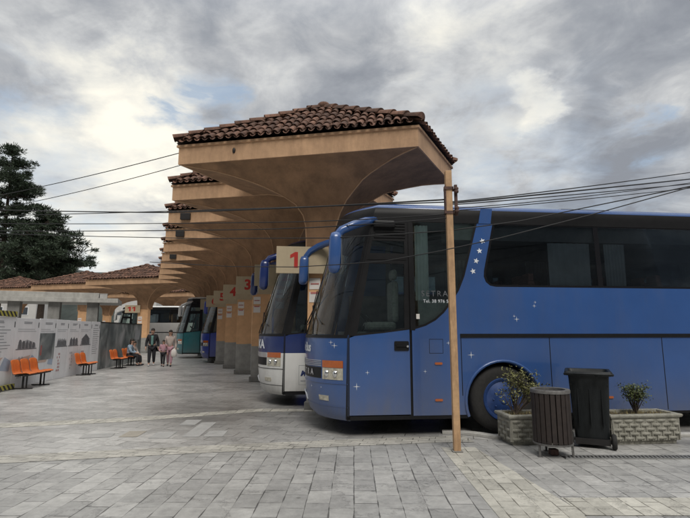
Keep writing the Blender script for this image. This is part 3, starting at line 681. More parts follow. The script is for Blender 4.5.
def lamp_side(root, s, z, name='side_marker'):
    mb = MB(); slab2(mb, rrect(s-0.062, s+0.062, z-0.018, z+0.018, 0.017), 0.0, 0.014); mb.build(name, M['amber'], root)
    
u835 = (math.sin(R(83.5)), math.cos(R(83.5)))
blue = build_bus('coach', 'blue touring coach with white stars, nearest one, parked beside the planters', 'bus', (0.05, 7.6, 0), 83.5, M['paint_blue'], detail=2)
# markings on the blue coach
mb = MB()
for s, z, r in ((0.13, 0.76, 0.062), (1.98, 1.23, 0.062), (2.78, 1.80, 0.05), (3.1, 2.02, 0.04), (2.75, 1.75, 0.0), (3.12, 2.08, 0.03), (0.30, 0.97, 0.04), (1.22, 0.98, 0.035), (1.61, 1.42, 0.04), (2.74, 1.85, 0.03), (6.0, 1.98, 0.08)):
    if r: sparkle(mb, s, z, r)
sparkle(mb, 0, 1.38, 0.05, nose_q=-0.87); sparkle(mb, 0, 1.43, 0.04, nose_q=-0.83); sparkle(mb, 0, 0.72, 0.03, nose_q=-0.5); sparkle(mb, 0, 0.72, 0.02, nose_q=-0.7)
for (px, py, rot) in ((480.8, 239, 20), (478.5, 249.5, 5), (476.3, 260.5, -15), (474, 272, 15)):
    k = {480.8: (2.27, 3.10), 478.5: (2.21, 2.93), 476.3: (2.145, 2.76), 474: (2.08, 2.585)}[px]
    star5(mb, k[0], k[1], 0.052, rot)
mb.build('star_marking', M['white'], blue, fix=False)
text_on_nose('Alen Bus', 0.21, -0.16, 1.34, M['white'], blue, shear=0.15, bold=0.006)
text_on_nose('SETRA', 0.13, -0.30, 0.945, M['silver'], blue, name='badge', spacing=2.0, bold=0.004, off=0.012)
text_on_side('SETRA', 0.13, 1.19, 2.205, M['ink'], blue, spacing=1.3, off=-0.002)
text_on_side('Tel. 38 976 500', 0.075, 1.22, 2.085, M['white'], blue, spacing=1.05, off=-0.002)
mb = MB(); slab2(mb, [(1.10, 1.80), (1.155, 1.80), (1.155, 1.88), (1.10, 1.88)], -0.005, -0.002); mb.build('window_sticker', M['notice'], blue)
mb = MB()
for a, b in (((1.30, 1.26), (1.52, 1.26)), ((1.52, 1.26), (1.52, 1.48)), ((1.52, 1.48), (1.30, 1.48)), ((1.30, 1.48), (1.30, 1.26))):
    x0, x1 = sorted((a[0], b[0])); y0, y1 = sorted((a[1], b[1])); slab2(mb, [(x0-.003, y0-.003), (x1+.003, y0-.003), (x1+.003, y1+.003), (x0-.003, y1+.003)], 0.0, 0.0015)
mb.build('fuel_flap', M['black'], blue)
for s, z in ((1.43, 0.54), (1.44, 1.10), (4.30, 0.54), (6.4, 0.54)): lamp_side(blue, s, z)
mb = MB(); mb.box(3.95, 4.95, 0.5, 1.8, 3.74, 3.83); mb.build('roof_hatch', M['blackgloss'], blue, bevel=0.03)
text_on_nose('SK 412 BT', 0.075, 0.0, 0.515, M['black'], blue, name='plate_number', off=0.02) if False else None

whitebus = build_bus('coach', 'white coach with navy band parked second in the row', 'bus', (-1.32, 10.62, 0), 83.5, M['paint_white'], band=M['paint_navy'], detail=2, mshift=-0.24, roofm=M['paint_navy'])
text_on_nose('IKA', 0.27, -0.46, 1.315, M['white'], whitebus, bold=0.01)
text_on_side('M', 0.14, 0.36, 0.70, M['paint_navy'], whitebus, shear=0.3, bold=0.01)
mb = MB()
for a in ((0.32, 0.46, 0.80, 0.468), (0.32, 0.868, 0.80, 0.876), (0.32, 0.46, 0.328, 0.876), (0.36, 0.53, 0.62, 0.555)): slab2(mb, [(a[0], a[1]), (a[2], a[1]), (a[2], a[3]), (a[0], a[3])], 0.0, 0.002)
mb.build('logo_frame', M['ink_grey'], whitebus)
lamp_side(whitebus, 1.43, 0.54)
bus6 = build_bus('coach', 'royal blue coach parked behind the column numbered 6', 'bus', (-6.95, 25.0, 0), 83.5, M['paint_royal'], detail=1)
teal = build_bus('coach', 'teal and white coach behind the walking people', 'bus', (-9.85, 29.6, 0), 83.5, M['paint_teal'], roofm=M['paint_white'], detail=1)
far = build_bus('coach', 'long white coach with black windows crossing behind the far canopy column 11', 'bus', (-19.0, 40.6, 0), 90, M['paint_white'], roofm=M['paint_white'], detail=1)
# ------------------------------------------------------------------ mushroom canopies
CA = Vector((4.88, -1.01, 0)); CB = Vector((1.13, 2.29, 0))
HB, HT, HP = 5.10, 5.52, 6.66
PROF = [(0.13, 3.30), (0.14, 3.60), (0.165, 3.90), (0.21, 4.14), (0.28, 4.38), (0.36, 4.55), (0.46, 4.74), (0.55, 4.84), (0.66, 4.93), (0.77, 5.01), (0.88, 5.06), (1.0, 5.10)]
PROFL = [.12, .12, .125, .145, .20, .29, .43, .53, .64, .76, .88, 1.0]   # the left pair of corners drops closer to the column
def wof(k, i): return PROFL[i] if k % 4 in (0, 3) else PROF[i][0]
def corner(k, w=1.0):
    sa, sb = ((-1,-1),(1,-1),(1,1),(-1,1))[k % 4]
    return (CA*sa/2 + CB*sb/2)*w
def P3(v, z): return Vector((v.x, v.y, z))

def tiles_mesh(oh=0.07, seed=1):
    rnd = random.Random(seed)
    mb = MB(); under = MB()
    ze = HT+0.05
    def grow(k):
        c = corner(k); return c + c.normalized()*0.0 + (CA.normalized()*oh*(1 if k in (1,2) else -1)) + (CB.normalized()*oh*(1 if k in (2,3) else -1))
    apex = Vector((0, 0, HP))
    for k in range(4):
        a = P3(grow(k), ze); b = P3(grow(k+1), ze)
        under.add([a, b, apex], [(0,1,2)])
        e = (b-a); Ln = e.length; e.normalize()
        n = e.cross(apex-a).normalized()
        if n.z < 0: n = -n
        up = n.cross(e).normalized()
        if up.z < 0: up = -up
        h = (apex-a).dot(up); xa = (apex-a).dot(e)
        sp = 0.18; ln = 0.36; nc = int(Ln/sp); nr = int(h/0.28)+1
        for i in range(nc+1):
            x = (i+0.5)*Ln/(nc+1)
            for j in range(nr):
                v0 = j*0.28-0.03; vm = v0+0.12
                lim_l = xa*vm/h; lim_r = Ln-(Ln-xa)*vm/h
                if x < lim_l-0.02 or x > lim_r+0.02: continue
                x_ = x+rnd.uniform(-.012, .012); v0 += rnd.uniform(-.02, .02); lift = rnd.uniform(0, .014); rr = 0.074+rnd.uniform(-.004, .004); sk = rnd.uniform(-.015, .015)
                rows = []
                for (v, l2, sc) in ((v0, 0.045, 1.0), (v0+ln, 0.012, 0.84)):
                    row = []; rowi = []
                    for q in range(7):
                        t = math.pi*q/6
                        pt = a + e*(x_+rr*sc*math.cos(t)+(sk if v > v0 else 0)) + up*v + n*(l2+lift+rr*sc*math.sin(t)*0.85)
                        row.append(pt)
                    rows.append(row)
                mb.grid(rows)
                # thickness lip at the low end
                lip = [a + e*(x_+(rr-.018)*math.cos(math.pi*q/6)) + up*(v0+.002) + n*(0.045+lift+(rr-.018)*math.sin(math.pi*q/6)*0.85) for q in range(7)]
                mb.grid([rows[0], lip])
        # pans between covers (concave channels)
        for i in range(nc+2):
            x = i*Ln/(nc+1)
            # height reachable at this x
            vmax = h*min(x/max(xa, 1e-3), (Ln-x)/max(Ln-xa, 1e-3)) if 0 < x < Ln else 0
            if vmax < 0.05: continue
            m = max(1, int(vmax/0.28))
            for j in range(m):
                v0 = j*0.28-0.07; v1 = min(v0+0.34, vmax)
                if v1 <= v0+.05: continue
                rows = [[a+e*(x+0.062*math.cos(math.pi+math.pi*q/4)) + up*v + n*(l+0.05+0.045*math.sin(math.pi+math.pi*q/4)) for q in range(5)] for v, l in ((v0, 0.02), (v1, 0.0))]
                mb.grid(rows)
    ridge = MB()
    for k in range(4):
        a = P3(grow(k), ze+0.05); d = (apex+Vector((0,0,.02))-a); Ln = d.length; d.normalize(); sdir = d.cross(Vector((0,0,1))).normalized(); nn = sdir.cross(d).normalized()
        if nn.z < 0: nn = -nn
        m = int(Ln/0.36)
        for j in range(m+1):
            p0 = a+d*(j*Ln/(m+1)-0.04); j_ = rnd.uniform(-.01, .01)
            rows = []
            for (o, sc, l) in ((0, 1.0, 0.05), (0.42, 0.8, 0.02)):
                rows.append([p0+d*o+sdir*(0.125*sc*math.cos(math.pi*q/8)+j_)+nn*(l-.02+0.115*sc*math.sin(math.pi*q/8)) for q in range(9)])
            ridge.grid(rows)
            c = p0+nn*0.03; ridge.add([c]+rows[0], [(0, q+1, q+2) for q in range(8)])
    ridge.ell((0, 0, HP+0.06), 0.16, 0.16, 0.12)
    return mb, under, ridge

def make_canopy(label, group):
    root = empty('canopy', (0,0,0), 0, label, 'canopy', group)
    # column, rectangular, tan above a grey dado, on a plinth
    cr = Matrix.Rotation(R(-8), 4, 'Z')
    mb = MB(); mb.box(-0.30, 0.30, -0.14, 0.14, 0.0, 3.40, cr)
    col_ = mb.build('column', M['column'], root, bevel=0.015)
    mb = MB(); mb.box(-0.34, 0.34, -0.18, 0.18, 0.0, 0.16, cr); mb.build('plinth', M['concrete_dark'], col_, bevel=0.015)
    mb = MB(); mb.box(-0.26, -0.02, -0.15, -0.142, 2.50, 2.74, cr); mb.box(-0.26, -0.02, -0.15, -0.142, 2.22, 2.44, cr)
    mb.build('notice', M['notice'], col_)
    mb = MB(); mb.box(-0.23, -0.05, -0.155, -0.151, 2.40, 2.44, cr); mb.box(-0.23, -0.05, -0.155, -0.151, 2.60, 2.63, cr); mb.build('notice_print', M['ink_red'], col_)
    # flared underside
    mb = MB()
    for k in range(4):
        rows = []
        for i_, (w, z) in enumerate(PROF):
            a = P3(corner(k, wof(k, i_)), z); b = P3(corner(k+1, wof(k+1, i_)), z); rows.append([a.lerp(b, i/8) for i in range(9)])
        base = len(mb.v); mb.grid([list(reversed(r_)) for r_ in rows] if False else rows)
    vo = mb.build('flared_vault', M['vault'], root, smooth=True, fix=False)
    mb = MB()
    for k in range(4):
        mb.tube([P3(corner(k, wof(k, i_)*0.995), z-0.004) for i_, (w, z) in enumerate(PROF)], 0.015, 6)
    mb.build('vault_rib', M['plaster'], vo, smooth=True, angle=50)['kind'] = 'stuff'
    # fascia with a small drip lip and a top ledge
    mb = MB()
    ring = []
    for off, z in ((0.0, HB), (0.03, HB+0.0), (0.03, HT-0.05), (0.06, HT-0.05), (0.06, HT), (-0.4, HT)):
        r_ = []
        for k in range(4):
            c = corner(k) + CA.normalized()*off*(1 if k in (1,2) else -1) + CB.normalized()*off*(1 if k in (2,3) else -1)
            r_.append(P3(c, z))
        ring.append(r_)
    mb.grid(ring, True)
    mb.build('fascia', M['plaster'], root)
    t, u, r_ = tiles_mesh()
    rf = t.build('roof_tiles', M['tile'], root, fix=False, smooth=True, angle=50)
    u.build('roof_deck', M['tile_under'], rf, fix=False)
    r_.build('ridge_caps', M['tile'], rf, fix=False, smooth=True, angle=50)
    return root

def sign_for(root, txt, width=1.5, x0=-1.0, zc=3.11, nx=0.38):
    cr = Matrix.Rotation(R(6.5), 4, 'Z')
    mb = MB(); mb.box(x0, x0+width, -0.25, -0.21, zc-.29, zc+.29, cr)
    s = mb.build('sign_board', M['sign'], root, bevel=0.006)
    for i, tt in enumerate(txt if isinstance(txt, (list, tuple)) else [txt]):
        vs, fs = text_mesh(tt, 0.46, bold=0.016, spacing=1.05)
        if set(tt) == {'1'}:      # a one with its flag
            vs = []; fs = []
            for q in range(len(tt)):
                x = (q-(len(tt)-1)/2)*0.24; b_ = len(vs); vs += [(x+a_, z_, 0) for a_, z_ in ((-.005, -.17), (.075, -.17), (.075, .17), (.015, .17), (-.09, .105), (-.09, .03), (-.005, .07))]
                fs.append(tuple(range(b_, b_+7)))
        t = MB(); t.add([cr @ Vector((x0+nx+v[0]+i*0.9, -0.253, zc+v[1])) for v in vs], fs)
        t.build('number', M['red'], s, fix=False)
    return s
G1 = 'tiled mushroom canopies over the bus bays'
proto = make_canopy('tiled canopy over bay 1, nearest and largest in the row', G1)
canopies = [proto]
STEP = Vector((-1.13, 2.81, 0)); C0 = Vector((-0.49, 10.42, 0))
ordn = ['', 'second', 'third', 'fourth', 'fifth', 'sixth', 'seventh', 'eighth', 'ninth', 'tenth']
for i in range(1, 10): canopies.append(copy_tree(proto))
G2 = 'tiled canopies of the far platform'
fpos = [((-15.4, 37.0), R(-5), 'far tiled canopy on the column numbered 11'),
        ((-22.3, 41.2), R(-5), 'far tiled canopy left of the one numbered 11, under the end of the pine branches'),
        ((-31.0, 45.5), R(-5), 'far tiled canopy highest up the left edge, below the pine and behind the grey slab'),
        ((-18.3, 50.5), R(-8), 'far tiled canopy deepest behind the long white coach'),
        ((-25.6, 52.0), R(-8), 'far tiled canopy behind the coach, seen through the gap left of column 11')]
for (x, y), rz, lab in fpos:
    c = copy_tree(proto); c.location = (x, y, 0); c.rotation_euler.z = rz; c['label'] = lab; c['group'] = G2; c.scale = (1.45, 1.15, 1.0)
    if '11' in lab and 'on the column' in lab: sign_for(c, '11', 0.8, -0.95, 3.3, nx=0.35)
for i, c in enumerate(canopies):
    c.location = C0+STEP*i
    if i: c['label'] = '%s tiled canopy of the bus bay row, counting from the nearest' % ordn[i]
    if i in (0, 1, 2, 3, 4, 5, 6, 7): sign_for(c, str(i+1), 1.45 if i == 0 else 1.25, -1.0 if i == 0 else -0.86, nx=0.38 if i != 1 else 0.86)
    if i in (2, 3, 5):
        mb = MB(); p = corner(0).lerp(corner(1), 0.12)
        mb.box(p.x-.16, p.x+.16, p.y-.16, p.y-.04, 5.18, 5.40); mb.box(p.x-.05, p.x+.05, p.y-.04, p.y, 5.24, 5.34)
        mb.build('floodlight', M['darksteel'], c, bevel=0.015)

# ------------------------------------------------------------------ pole and wires
pole = empty('utility_pole', (1.51, 6.78, 0), 0, 'slim tan square pole standing in front of the blue coach', 'pole')
mb = MB(); mb.box(-.046, .046, -.046, .046, 0, 3.93); mb.build('shaft', M['pole'], pole, bevel=0.006)
mb = MB(); mb.box(-.07, .07, -.07, .07, 0.008, 0.018); mb.build('base_plate', M['concrete_dark'], pole, bevel=0.004)
mb = MB()
for z in (3.30, 3.66): mb.box(-.075, .055, -.062, -.046, z-.02, z+.02); mb.box(-.06, .13, .046, .062, z-.02, z+.02); mb.box(.046, .062, -.062, .062, z-.02, z+.02)
mb.box(.085, .125, -.02, .02, 3.26, 3.72); mb.box(-.06, -.046, -.05, .05, 3.28, 3.70)
mb.build('bracket', M['rust'], pole)
for z in (3.33, 3.62):
    mb = MB(); mb.lathe([(0.0, -.03), (.03, -.03), (.035, 0), (.02, .012), (.035, .024), (.03, .05), (0.0, .05)], 10, 'z', (.105, -.04, z))
    mb.build('insulator', M['rust'], pole, smooth=True)

def wire(a, b, sag, r, lab, n=26, mid=None):
    if mid is None: pts = catenary(a, b, sag, n)
    else: pts = catenary(a, mid, sag, n//2) + catenary(mid, b, sag, n//2)[1:]
    mb = MB(); mb.tube(pts, r, 6)
    o = mb.build('cable', M['wire'], None, smooth=True); tag(o, lab, 'cable', 'overhead cables')
    return o
pz = Vector((1.54, 6.76, 3.5))
wire(at(-60, 208, 13), pz+Vector((0, 0, .0)), 0.02, .012, 'thick black cable topmost of the level ones left of the pole', mid=at(165, 212.5, 9.0))
wire(at(-60, 217, 13), pz+Vector((0,0,-.04)), 0.02, .009, 'thin cable just under the thick one, crossing the second canopy')
wire(at(-60, 222.5, 13), at(446, 214, 6.75), 0.03, .008, 'cable crossing the fascia of the third canopy, ending at the pole', mid=at(250, 222.5, 8.2))
wire(at(-60, 230, 13), at(446, 218, 6.75), 0.03, .009, 'cable second from the bottom of those left of the pole', mid=at(250, 229.5, 8.2))
w5 = [at(-60, 232, 12), at(100, 236.5, 10), at(200, 238.5, 8.6), at(446, 232, 6.72), at(500, 223, 6.6), at(700, 196, 6.0)]
mb = MB(); mb.tube([w5[0], w5[1], w5[2], at(330, 238, 7.4), at(446, 231, 6.9), at(520, 221, 6.7), at(760, 172, 6.2)], .008, 6)
tag(mb.build('cable', M['wire'], None, smooth=True), 'lowest level cable at left that climbs right past the pole', 'cable', 'overhead cables')
mb = MB(); mb.tube([at(150, 262, 9.5), at(230, 266.5, 8.4), at(295, 267, 7.4), at(340, 264.5, 7.0), at(385, 261, 6.7), at(440, 251, 6.4), at(500, 238, 6.2), at(590, 215, 6.0), at(680, 190, 5.9), at(760, 168, 5.8)], .007, 6)
tag(mb.build('cable', M['wire'], None, smooth=True), 'sagging thin cable drawn across the signs, mirrors and door of the blue coach', 'cable', 'overhead cables')
for i, (y1, y2, yy, r, lab) in enumerate(((202, 171, 188, .009, 'topmost cable of the bundle right of the pole'), (203.5, 178, 191, .012, 'thick second cable of the bundle right of the pole'), (205, 183, 194.5, .008, 'third cable down of the bundle right of the pole'), (208.5, 181.5, 197.5, .007, 'thin cable crossing the bundle right of the pole'), (211, 187, 200, .007, 'lowest thin cable of the bundle right of the pole'))):
    mb = MB(); e = at(700, y2, 9.5); m_ = at(575, yy, 7.6); s_ = at(449, y1, 6.75)
    pts = [s_*(1-t)**2 + (m_*2-(s_+e)*0.5)*2*t*(1-t) + e*t*t for t in [k/24 for k in range(25)]]
    pts.append(pts[-1]+(pts[-1]-pts[-2])*14)
    mb.tube(pts, r, 6); tag(mb.build('cable', M['wire'], None, smooth=True), lab, 'cable', 'overhead cables')
wire(at(-60, 206, 14), at(209, 145, 9.68), 0.10, .009, 'upper sloping cable rising to the corner fascia of the nearest canopy')
wire(at(-60, 218, 14), at(238, 148.5, 9.55), 0.16, .008, 'lower sloping cable with a small insulator at the nearest canopy')
mb = MB(); p = at(234, 150.5, 9.5); mb.ell(p, .035, .035, .06); mb.box(p.x-.01, p.x+.01, p.y, p.y+.08, p.z-.01, p.z+.01)
mb.build('cable_clamp', M['darksteel'], canopies[0]).matrix_parent_inverse = Matrix.Translation(-C0)
# ------------------------------------------------------------------ ground
def flat(name, poly, z, mat, sub=0):
    mb = MB(); mb.add([(p[0], p[1], z) for p in poly], [tuple(range(len(poly)))])
    return tag(mb.build(name, mat, None), kind='structure')
mb = MB(); mb.add([(-1500,-60,-0.004), (1500,-60,-0.004), (1500,1500,-0.004), (-1500,1500,-0.004)], [(0,1,2,3)])
tag(mb.build('ground', M['pave_far'], None), kind='structure')
bandA = [(-9.5, 5.05), (-4.4, 6.15), (-2.0, 6.68), (0.0, 7.08), (1.35, 7.3), (1.9, 7.35)]
# near paving, in front of the cream bands
flat('paving', [(-12, -4), (9, -4), (9, 7.02), (1.9, 7.3)] + [(x, y) for x, y in reversed(bandA[:-1])] + [(-12, 4.5)], 0.0, M['pave_near'])
flat('paving_band', bandA + [(p[0]-.05, p[1]+0.42) for p in reversed(bandA)], 0.004, M['pave_cobble'])
flat('paving_band', [(1.34, -3), (2.10, -3), (2.10, 4.7), (1.85, 6.7), (1.81, 7.02), (1.34, 7.02)], 0.004, M['pave_cream'])
flat('paving_band', [(2.10, 4.50), (9, 4.50), (9, 4.96), (2.088, 4.96), (2.10, 4.7)], 0.004, M['pave_cream'])
flat('paving_band', [(-8.5, 7.6), (-3.94, 8.95), (-1.75, 10.05), (-0.4, 10.1), (-0.4, 10.35), (-1.75, 10.45), (-4.0, 9.4), (-8.6, 8.05)], 0.0, M['pave_cream'])
rn = random.Random(5)
for (x, y, w, d, a, m) in ((-3.35, 7.92, .28, .45, 3, 'slab_tan'), (-2.85, 7.85, .30, .5, 3, 'slab_light'), (-3.85, 7.8, .45, .3, 12, 'slab_light'), (-2.4, 8.3, .26, 1.2, 2, 'slab_light'), (-2.75, 8.9, .28, .5, 2, 'slab_light'), (-2.05, 7.95, .3, .45, 3, 'slab_light')):
    c, s = math.cos(R(a)), math.sin(R(a)); 
    flat('paving_slab', [(x+c*u-s*v, y+s*u+c*v) for u, v in ((-w/2,-d/2),(w/2,-d/2),(w/2,d/2),(-w/2,d/2))], 0.0, M[m])
# kerb that curves out in front of the parked coach
kp = [Vector(p) for p in ((1.55, 7.98, 0), (1.85, 7.93, 0), (2.08, 7.80, 0), (2.28, 7.62, 0), (2.6, 7.56, 0), (3.6, 7.62, 0), (4.8, 7.72, 0), (6.5, 7.92, 0), (9, 8.2, 0))]
mb = MB(); rows = []
for i, p in enumerate(kp):
    d = (kp[min(i+1, len(kp)-1)]-kp[max(i-1, 0)]).normalized(); n = Vector((d.y, -d.x, 0))
    rows.append([p+n*o+Vector((0,0,z)) for o, z in ((0.07, 0.0), (0.07, 0.035), (0.055, 0.045), (-0.055, 0.045), (-0.07, 0.035), (-0.07, 0.0))])
mb.grid(rows); tag(mb.build('kerb', M['concrete'], None), kind='structure')
# joint of the kerb-side strip
drain = empty('drain_grate', (0,0,0), 0, 'long dark slotted drain grate in the paving before the bins and planters', 'drain')
mb = MB(); mb.box(2.80, 6.2, 6.40, 6.52, 0.004, 0.010); mb.build('channel', M['darksteel'], drain)
mb = MB()
for k in range(68): x = 2.82+k*0.05; mb.add([(x, 6.405, .016), (x+.022, 6.405, .016), (x+.04, 6.515, .016), (x+.018, 6.515, .016), (x, 6.405, .010), (x+.022, 6.405, .010), (x+.04, 6.515, .010), (x+.018, 6.515, .010)], [(0,1,2,3),(0,4,5,1),(1,5,6,2),(2,6,7,3),(3,7,4,0)])
mb.box(2.80, 6.2, 6.385, 6.40, 0.0, 0.018); mb.box(2.80, 6.2, 6.52, 6.535, 0.0, 0.018)
mb.build('grating', M['steel'], drain)

# ------------------------------------------------------------------ planters
def leaves(mb, pts, n, size, rnd, spread):
    for _ in range(n):
        p = rnd.choice(pts) + Vector((rnd.gauss(0, spread), rnd.gauss(0, spread), rnd.gauss(0, spread)))
        a = rnd.uniform(0, 6.28); b = rnd.uniform(-1.0, 1.0); s = size*rnd.uniform(.6, 1.3)
        d = Vector((math.cos(a)*math.cos(b), math.sin(a)*math.cos(b), math.sin(b))); q = d.cross(Vector((rnd.uniform(-1,1), rnd.uniform(-1,1), 1))).normalized()
        mb.add([p-d*s, p+q*s*.42, p+d*s, p-q*s*.42], [(0,1,2,3)])
def planter(loc, rz, Lx, label, seed):
    r_ = empty('planter', loc, rz, label, 'planter', 'cast stone planters in front of the coach'); rnd = random.Random(seed)
    D = 0.42; H = 0.42
    mb = MB(); 
    def rect(o, z, lx=Lx): return [(-o, -o, z), (lx+o, -o, z), (lx+o, D+o, z), (-o, D+o, z)]
    mb.grid([rect(-.035, 0), rect(-.03, 0.045), rect(-.005, 0.05), rect(0.012, H-.05), rect(0.035, H-.045), rect(0.045, H-.02), rect(0.04, H), rect(-0.035, H), rect(-0.045, H-.06)], True)
    mb.add(rect(-0.045, H-.07), [(0,1,2,3)])
    box_ = mb.build('trough', M['planter'], r_, bevel=0.006)
    # basket weave relief on the long and short faces
    mb = MB()
    def weave(px, py, dx, dy, nx, ny, length):
        cols = int(length/0.085); rowsN = 5
        for j in range(rowsN):
            z0 = 0.065+j*0.061
            for i in range(cols):
                if (i+j) % 2: continue
                u0 = 0.01+i*(length-.02)/cols; u1 = u0+(length-.02)/cols*1.55; u1 = min(u1, length-.005)
                pts = []
                for k in range(5):
                    u = u0+(u1-u0)*k/4; o = 0.003+0.020*math.sin(math.pi*k/4)+.012*z0/H
                    jz = rnd.uniform(-.003, .003)
                    pts.append([(px+dx*u+nx*(o-.015), py+dy*u+ny*(o-.015), z0+jz), (px+dx*u+nx*o, py+dy*u+ny*o, z0+.010), (px+dx*u+nx*(o+.004), py+dy*u+ny*(o+.004), z0+.022), (px+dx*u+nx*o, py+dy*u+ny*o, z0+.036), (px+dx*u+nx*(o-.015), py+dy*u+ny*(o-.015), z0+.046)])
                mb.grid(pts)
        for i in range(cols+1):
            u = 0.01+i*(length-.02)/cols
            mb.box(*(sorted((px+dx*u-.008*abs(dx)+nx*-.002, px+dx*u+.008*abs(dx)+nx*.014))), *(sorted((py+dy*u-.008*abs(dy)+ny*-.002, py+dy*u+.008*abs(dy)+ny*.014))), 0.055, H-.055)
    weave(0, 0, 1, 0, 0, -1, Lx); weave(0, 0, 0, 1, -1, 0, D); weave(Lx, 0, 0, 1, 1, 0, D)
    mb.build('basket_weave', M['planter'], box_, smooth=True, angle=50)
    mb = MB(); rows = [[(0.0+Lx*i/20, D*j/8, H-.05+rnd.uniform(0, .035)) for i in range(21)] for j in range(9)]; mb.grid(rows)
    mb.build('soil', M['soil'], box_)
    mb = MB()
    for _ in range(420):
        x = rnd.uniform(0, Lx); y = rnd.uniform(0, D); h = rnd.uniform(.02, .09); a = rnd.uniform(-.04, .04); b = rnd.uniform(-.04, .04)
        mb.add([(x, y, H-.04), (x+.006, y, H-.04), (x+a, y+b, H-.04+h)], [(0,1,2)])
    g = mb.build('dry_grass', M['straw'], r_); g['kind'] = 'stuff'
    return r_
RZ = R(6.5)
planter((3.82, 7.14, 0), RZ, 1.04, 'cast stone basket weave planter at right of the black wheeled bin', 3)
planter((2.36, 7.10, 0), RZ, 0.78, 'cast stone basket weave planter behind the slatted litter bin', 4)
def shrub(base, branches, nleaf, lsize, mat, label, spread, rnd):
    r_ = empty('shrub', base, 0, label, 'shrub', None)
    st = MB(); tips = []
    for (dx, dy, dz, k) in branches:
        p0 = Vector((rnd.uniform(-.02,.02), rnd.uniform(-.02,.02), 0)); p3 = Vector((dx, dy, dz)); p1 = p0.lerp(p3, .4)+Vector((dx*.1, dy*.1, .03)); pts = [p0, p1, p0.lerp(p3, .75)+Vector((rnd.uniform(-.02,.02), 0, .02)), p3]
        st.tube(pts, [.008, .006, .004, .0015], 5); tips += [pts[1].lerp(pts[2], .5), pts[2], pts[2].lerp(p3, .5), p3]*k
        for _ in range(4):
            q = pts[2].lerp(p3, rnd.random()) ; e = q+Vector((rnd.gauss(0,.05), rnd.gauss(0,.05), rnd.uniform(0,.07))); st.tube([q, e], [.003, .001], 4); tips.append(e)
    st.build('stem', M['bark'], r_)
    lf = MB(); leaves(lf, tips, nleaf, lsize, rnd, spread); lf.build('foliage', mat, r_, fix=False)
    return r_
rnd = random.Random(11)
br = [(rnd.uniform(-.10, .40), rnd.uniform(-.12, .12), rnd.uniform(.30, .62), 1) for _ in range(24)] + [(-.22, -.02, .30, 0), (-.16, -.05, .2, 0), (.42, 0, .42, 1), (.40, .03, .30, 1)]
shrub((2.50, 7.32, .40), br, 1150, .024, M['leaf_dry'], 'straggly half dry shrub in the planter behind the slatted litter bin', .030, rnd)
br = [(rnd.uniform(-.12, .13), rnd.uniform(-.1, .1), rnd.uniform(.20, .40), 1) for _ in range(20)]
shrub((4.33, 7.40, .40), br, 1100, .021, M['leaf'], 'small upright green shrub in the right hand planter', .030, rnd)

# ------------------------------------------------------------------ slatted litter bin
lb = empty('litter_bin', (2.735, 6.60, 0), 0, 'round litter bin of dark brown wooden slats on thin steel legs', 'litter bin')
NS = 22
for k in range(NS):
    a = 2*math.pi*k/NS; cr = Matrix.Rotation(a, 4, 'Z'); mb = MB(); mb.box(-.0285, .0285, -.242, -.222, 0.175, 0.815, cr); mb.build('slat', M['wood_dark'], lb, bevel=0.004)
mb = MB()
mb.lathe([(0.19, .80), (0.19, .842), (0.245, .845), (0.25, .835), (0.25, .80)], 32); 
rim = mb.build('rim', M['bin_steel'], lb, smooth=True, angle=35)
mb = MB(); mb.lathe([(0.205, .83), (0.205, .19), (0.0, .19)], 24); mb.build('liner', M['darksteel'], lb, smooth=True, angle=35)
mb = MB(); mb.lathe([(0.21, .150), (0.25, .150), (0.252, .172), (0.21, .172)], 32); mb.tube([(-.24, 0, .16), (.24, 0, .16)], .012, 6); mb.tube([(0, -.24, .16), (0, .24, .16)], .012, 6)
mb.build('base_ring', M['bin_steel'], lb, smooth=True, angle=35)
for x, y in ((-.215, -.09), (.20, -.12), (0, .235)):
    mb = MB(); mb.box(x-.014, x+.014, y-.006, y+.006, 0, 0.16); mb.box(x-.03, x+.03, y-.03, y+.03, 0, .006); mb.build('leg', M['bin_steel'], lb)
mb = MB(); mb.box(-.05, .05, -.05, .05, .005, .08); mb.build('foot', M['rust'], lb, bevel=.008)

# ------------------------------------------------------------------ wheeled bin
wb = empty('wheelie_bin', (3.545, 7.19, 0), R(-25), 'tall black wheeled rubbish bin, lid off, between the litter bin and the right planter', 'wheelie bin')
def rr_ring(hx, hy, z, r=.05, n=4, dy=0):
    out = []
    for cx, cy, a0 in ((hx-r, hy-r, 0), (-hx+r, hy-r, 90), (-hx+r, -hy+r, 180), (hx-r, -hy+r, 270)):
        for i in range(n+1): a = R(a0+90*i/n); out.append((cx+r*math.cos(a), cy+r*math.sin(a)+dy, z))
    return out
mb = MB()
mb.grid([rr_ring(.205, .24, .07), rr_ring(.215, .25, .12), rr_ring(.225, .26, .32), rr_ring(.24, .285, .62), rr_ring(.255, .31, .93), rr_ring(.262, .315, 1.00)], True)
mb.grid([rr_ring(.242, .295, 1.0), rr_ring(.225, .27, .6), rr_ring(.19, .225, .12)], True); mb.add(rr_ring(.205, .24, .07), [tuple(range(20))]); mb.add(rr_ring(.19, .225, .12), [tuple(range(20))])
body = mb.build('tub', M['plastic'], wb, smooth=True, angle=35)
mb = MB()
for x in (-.15, 0, .15): mb.box(x-.008, x+.008, -.305, -.27, .30, .80)
mb.box(-.24, .24, -.30, -.285, .84, .87); mb.build('rib', M['plastic'], body, bevel=.004)
mb = MB()
mb.grid([rr_ring(.262, .315, .985), rr_ring(.295, .345, .985), rr_ring(.305, .355, 1.0), rr_ring(.305, .355, 1.03), rr_ring(.295, .345, 1.045), rr_ring(.262, .315, 1.04), rr_ring(.245, .298, 1.0)], True)
mb.build('rim', M['plastic'], wb, smooth=True, angle=35)
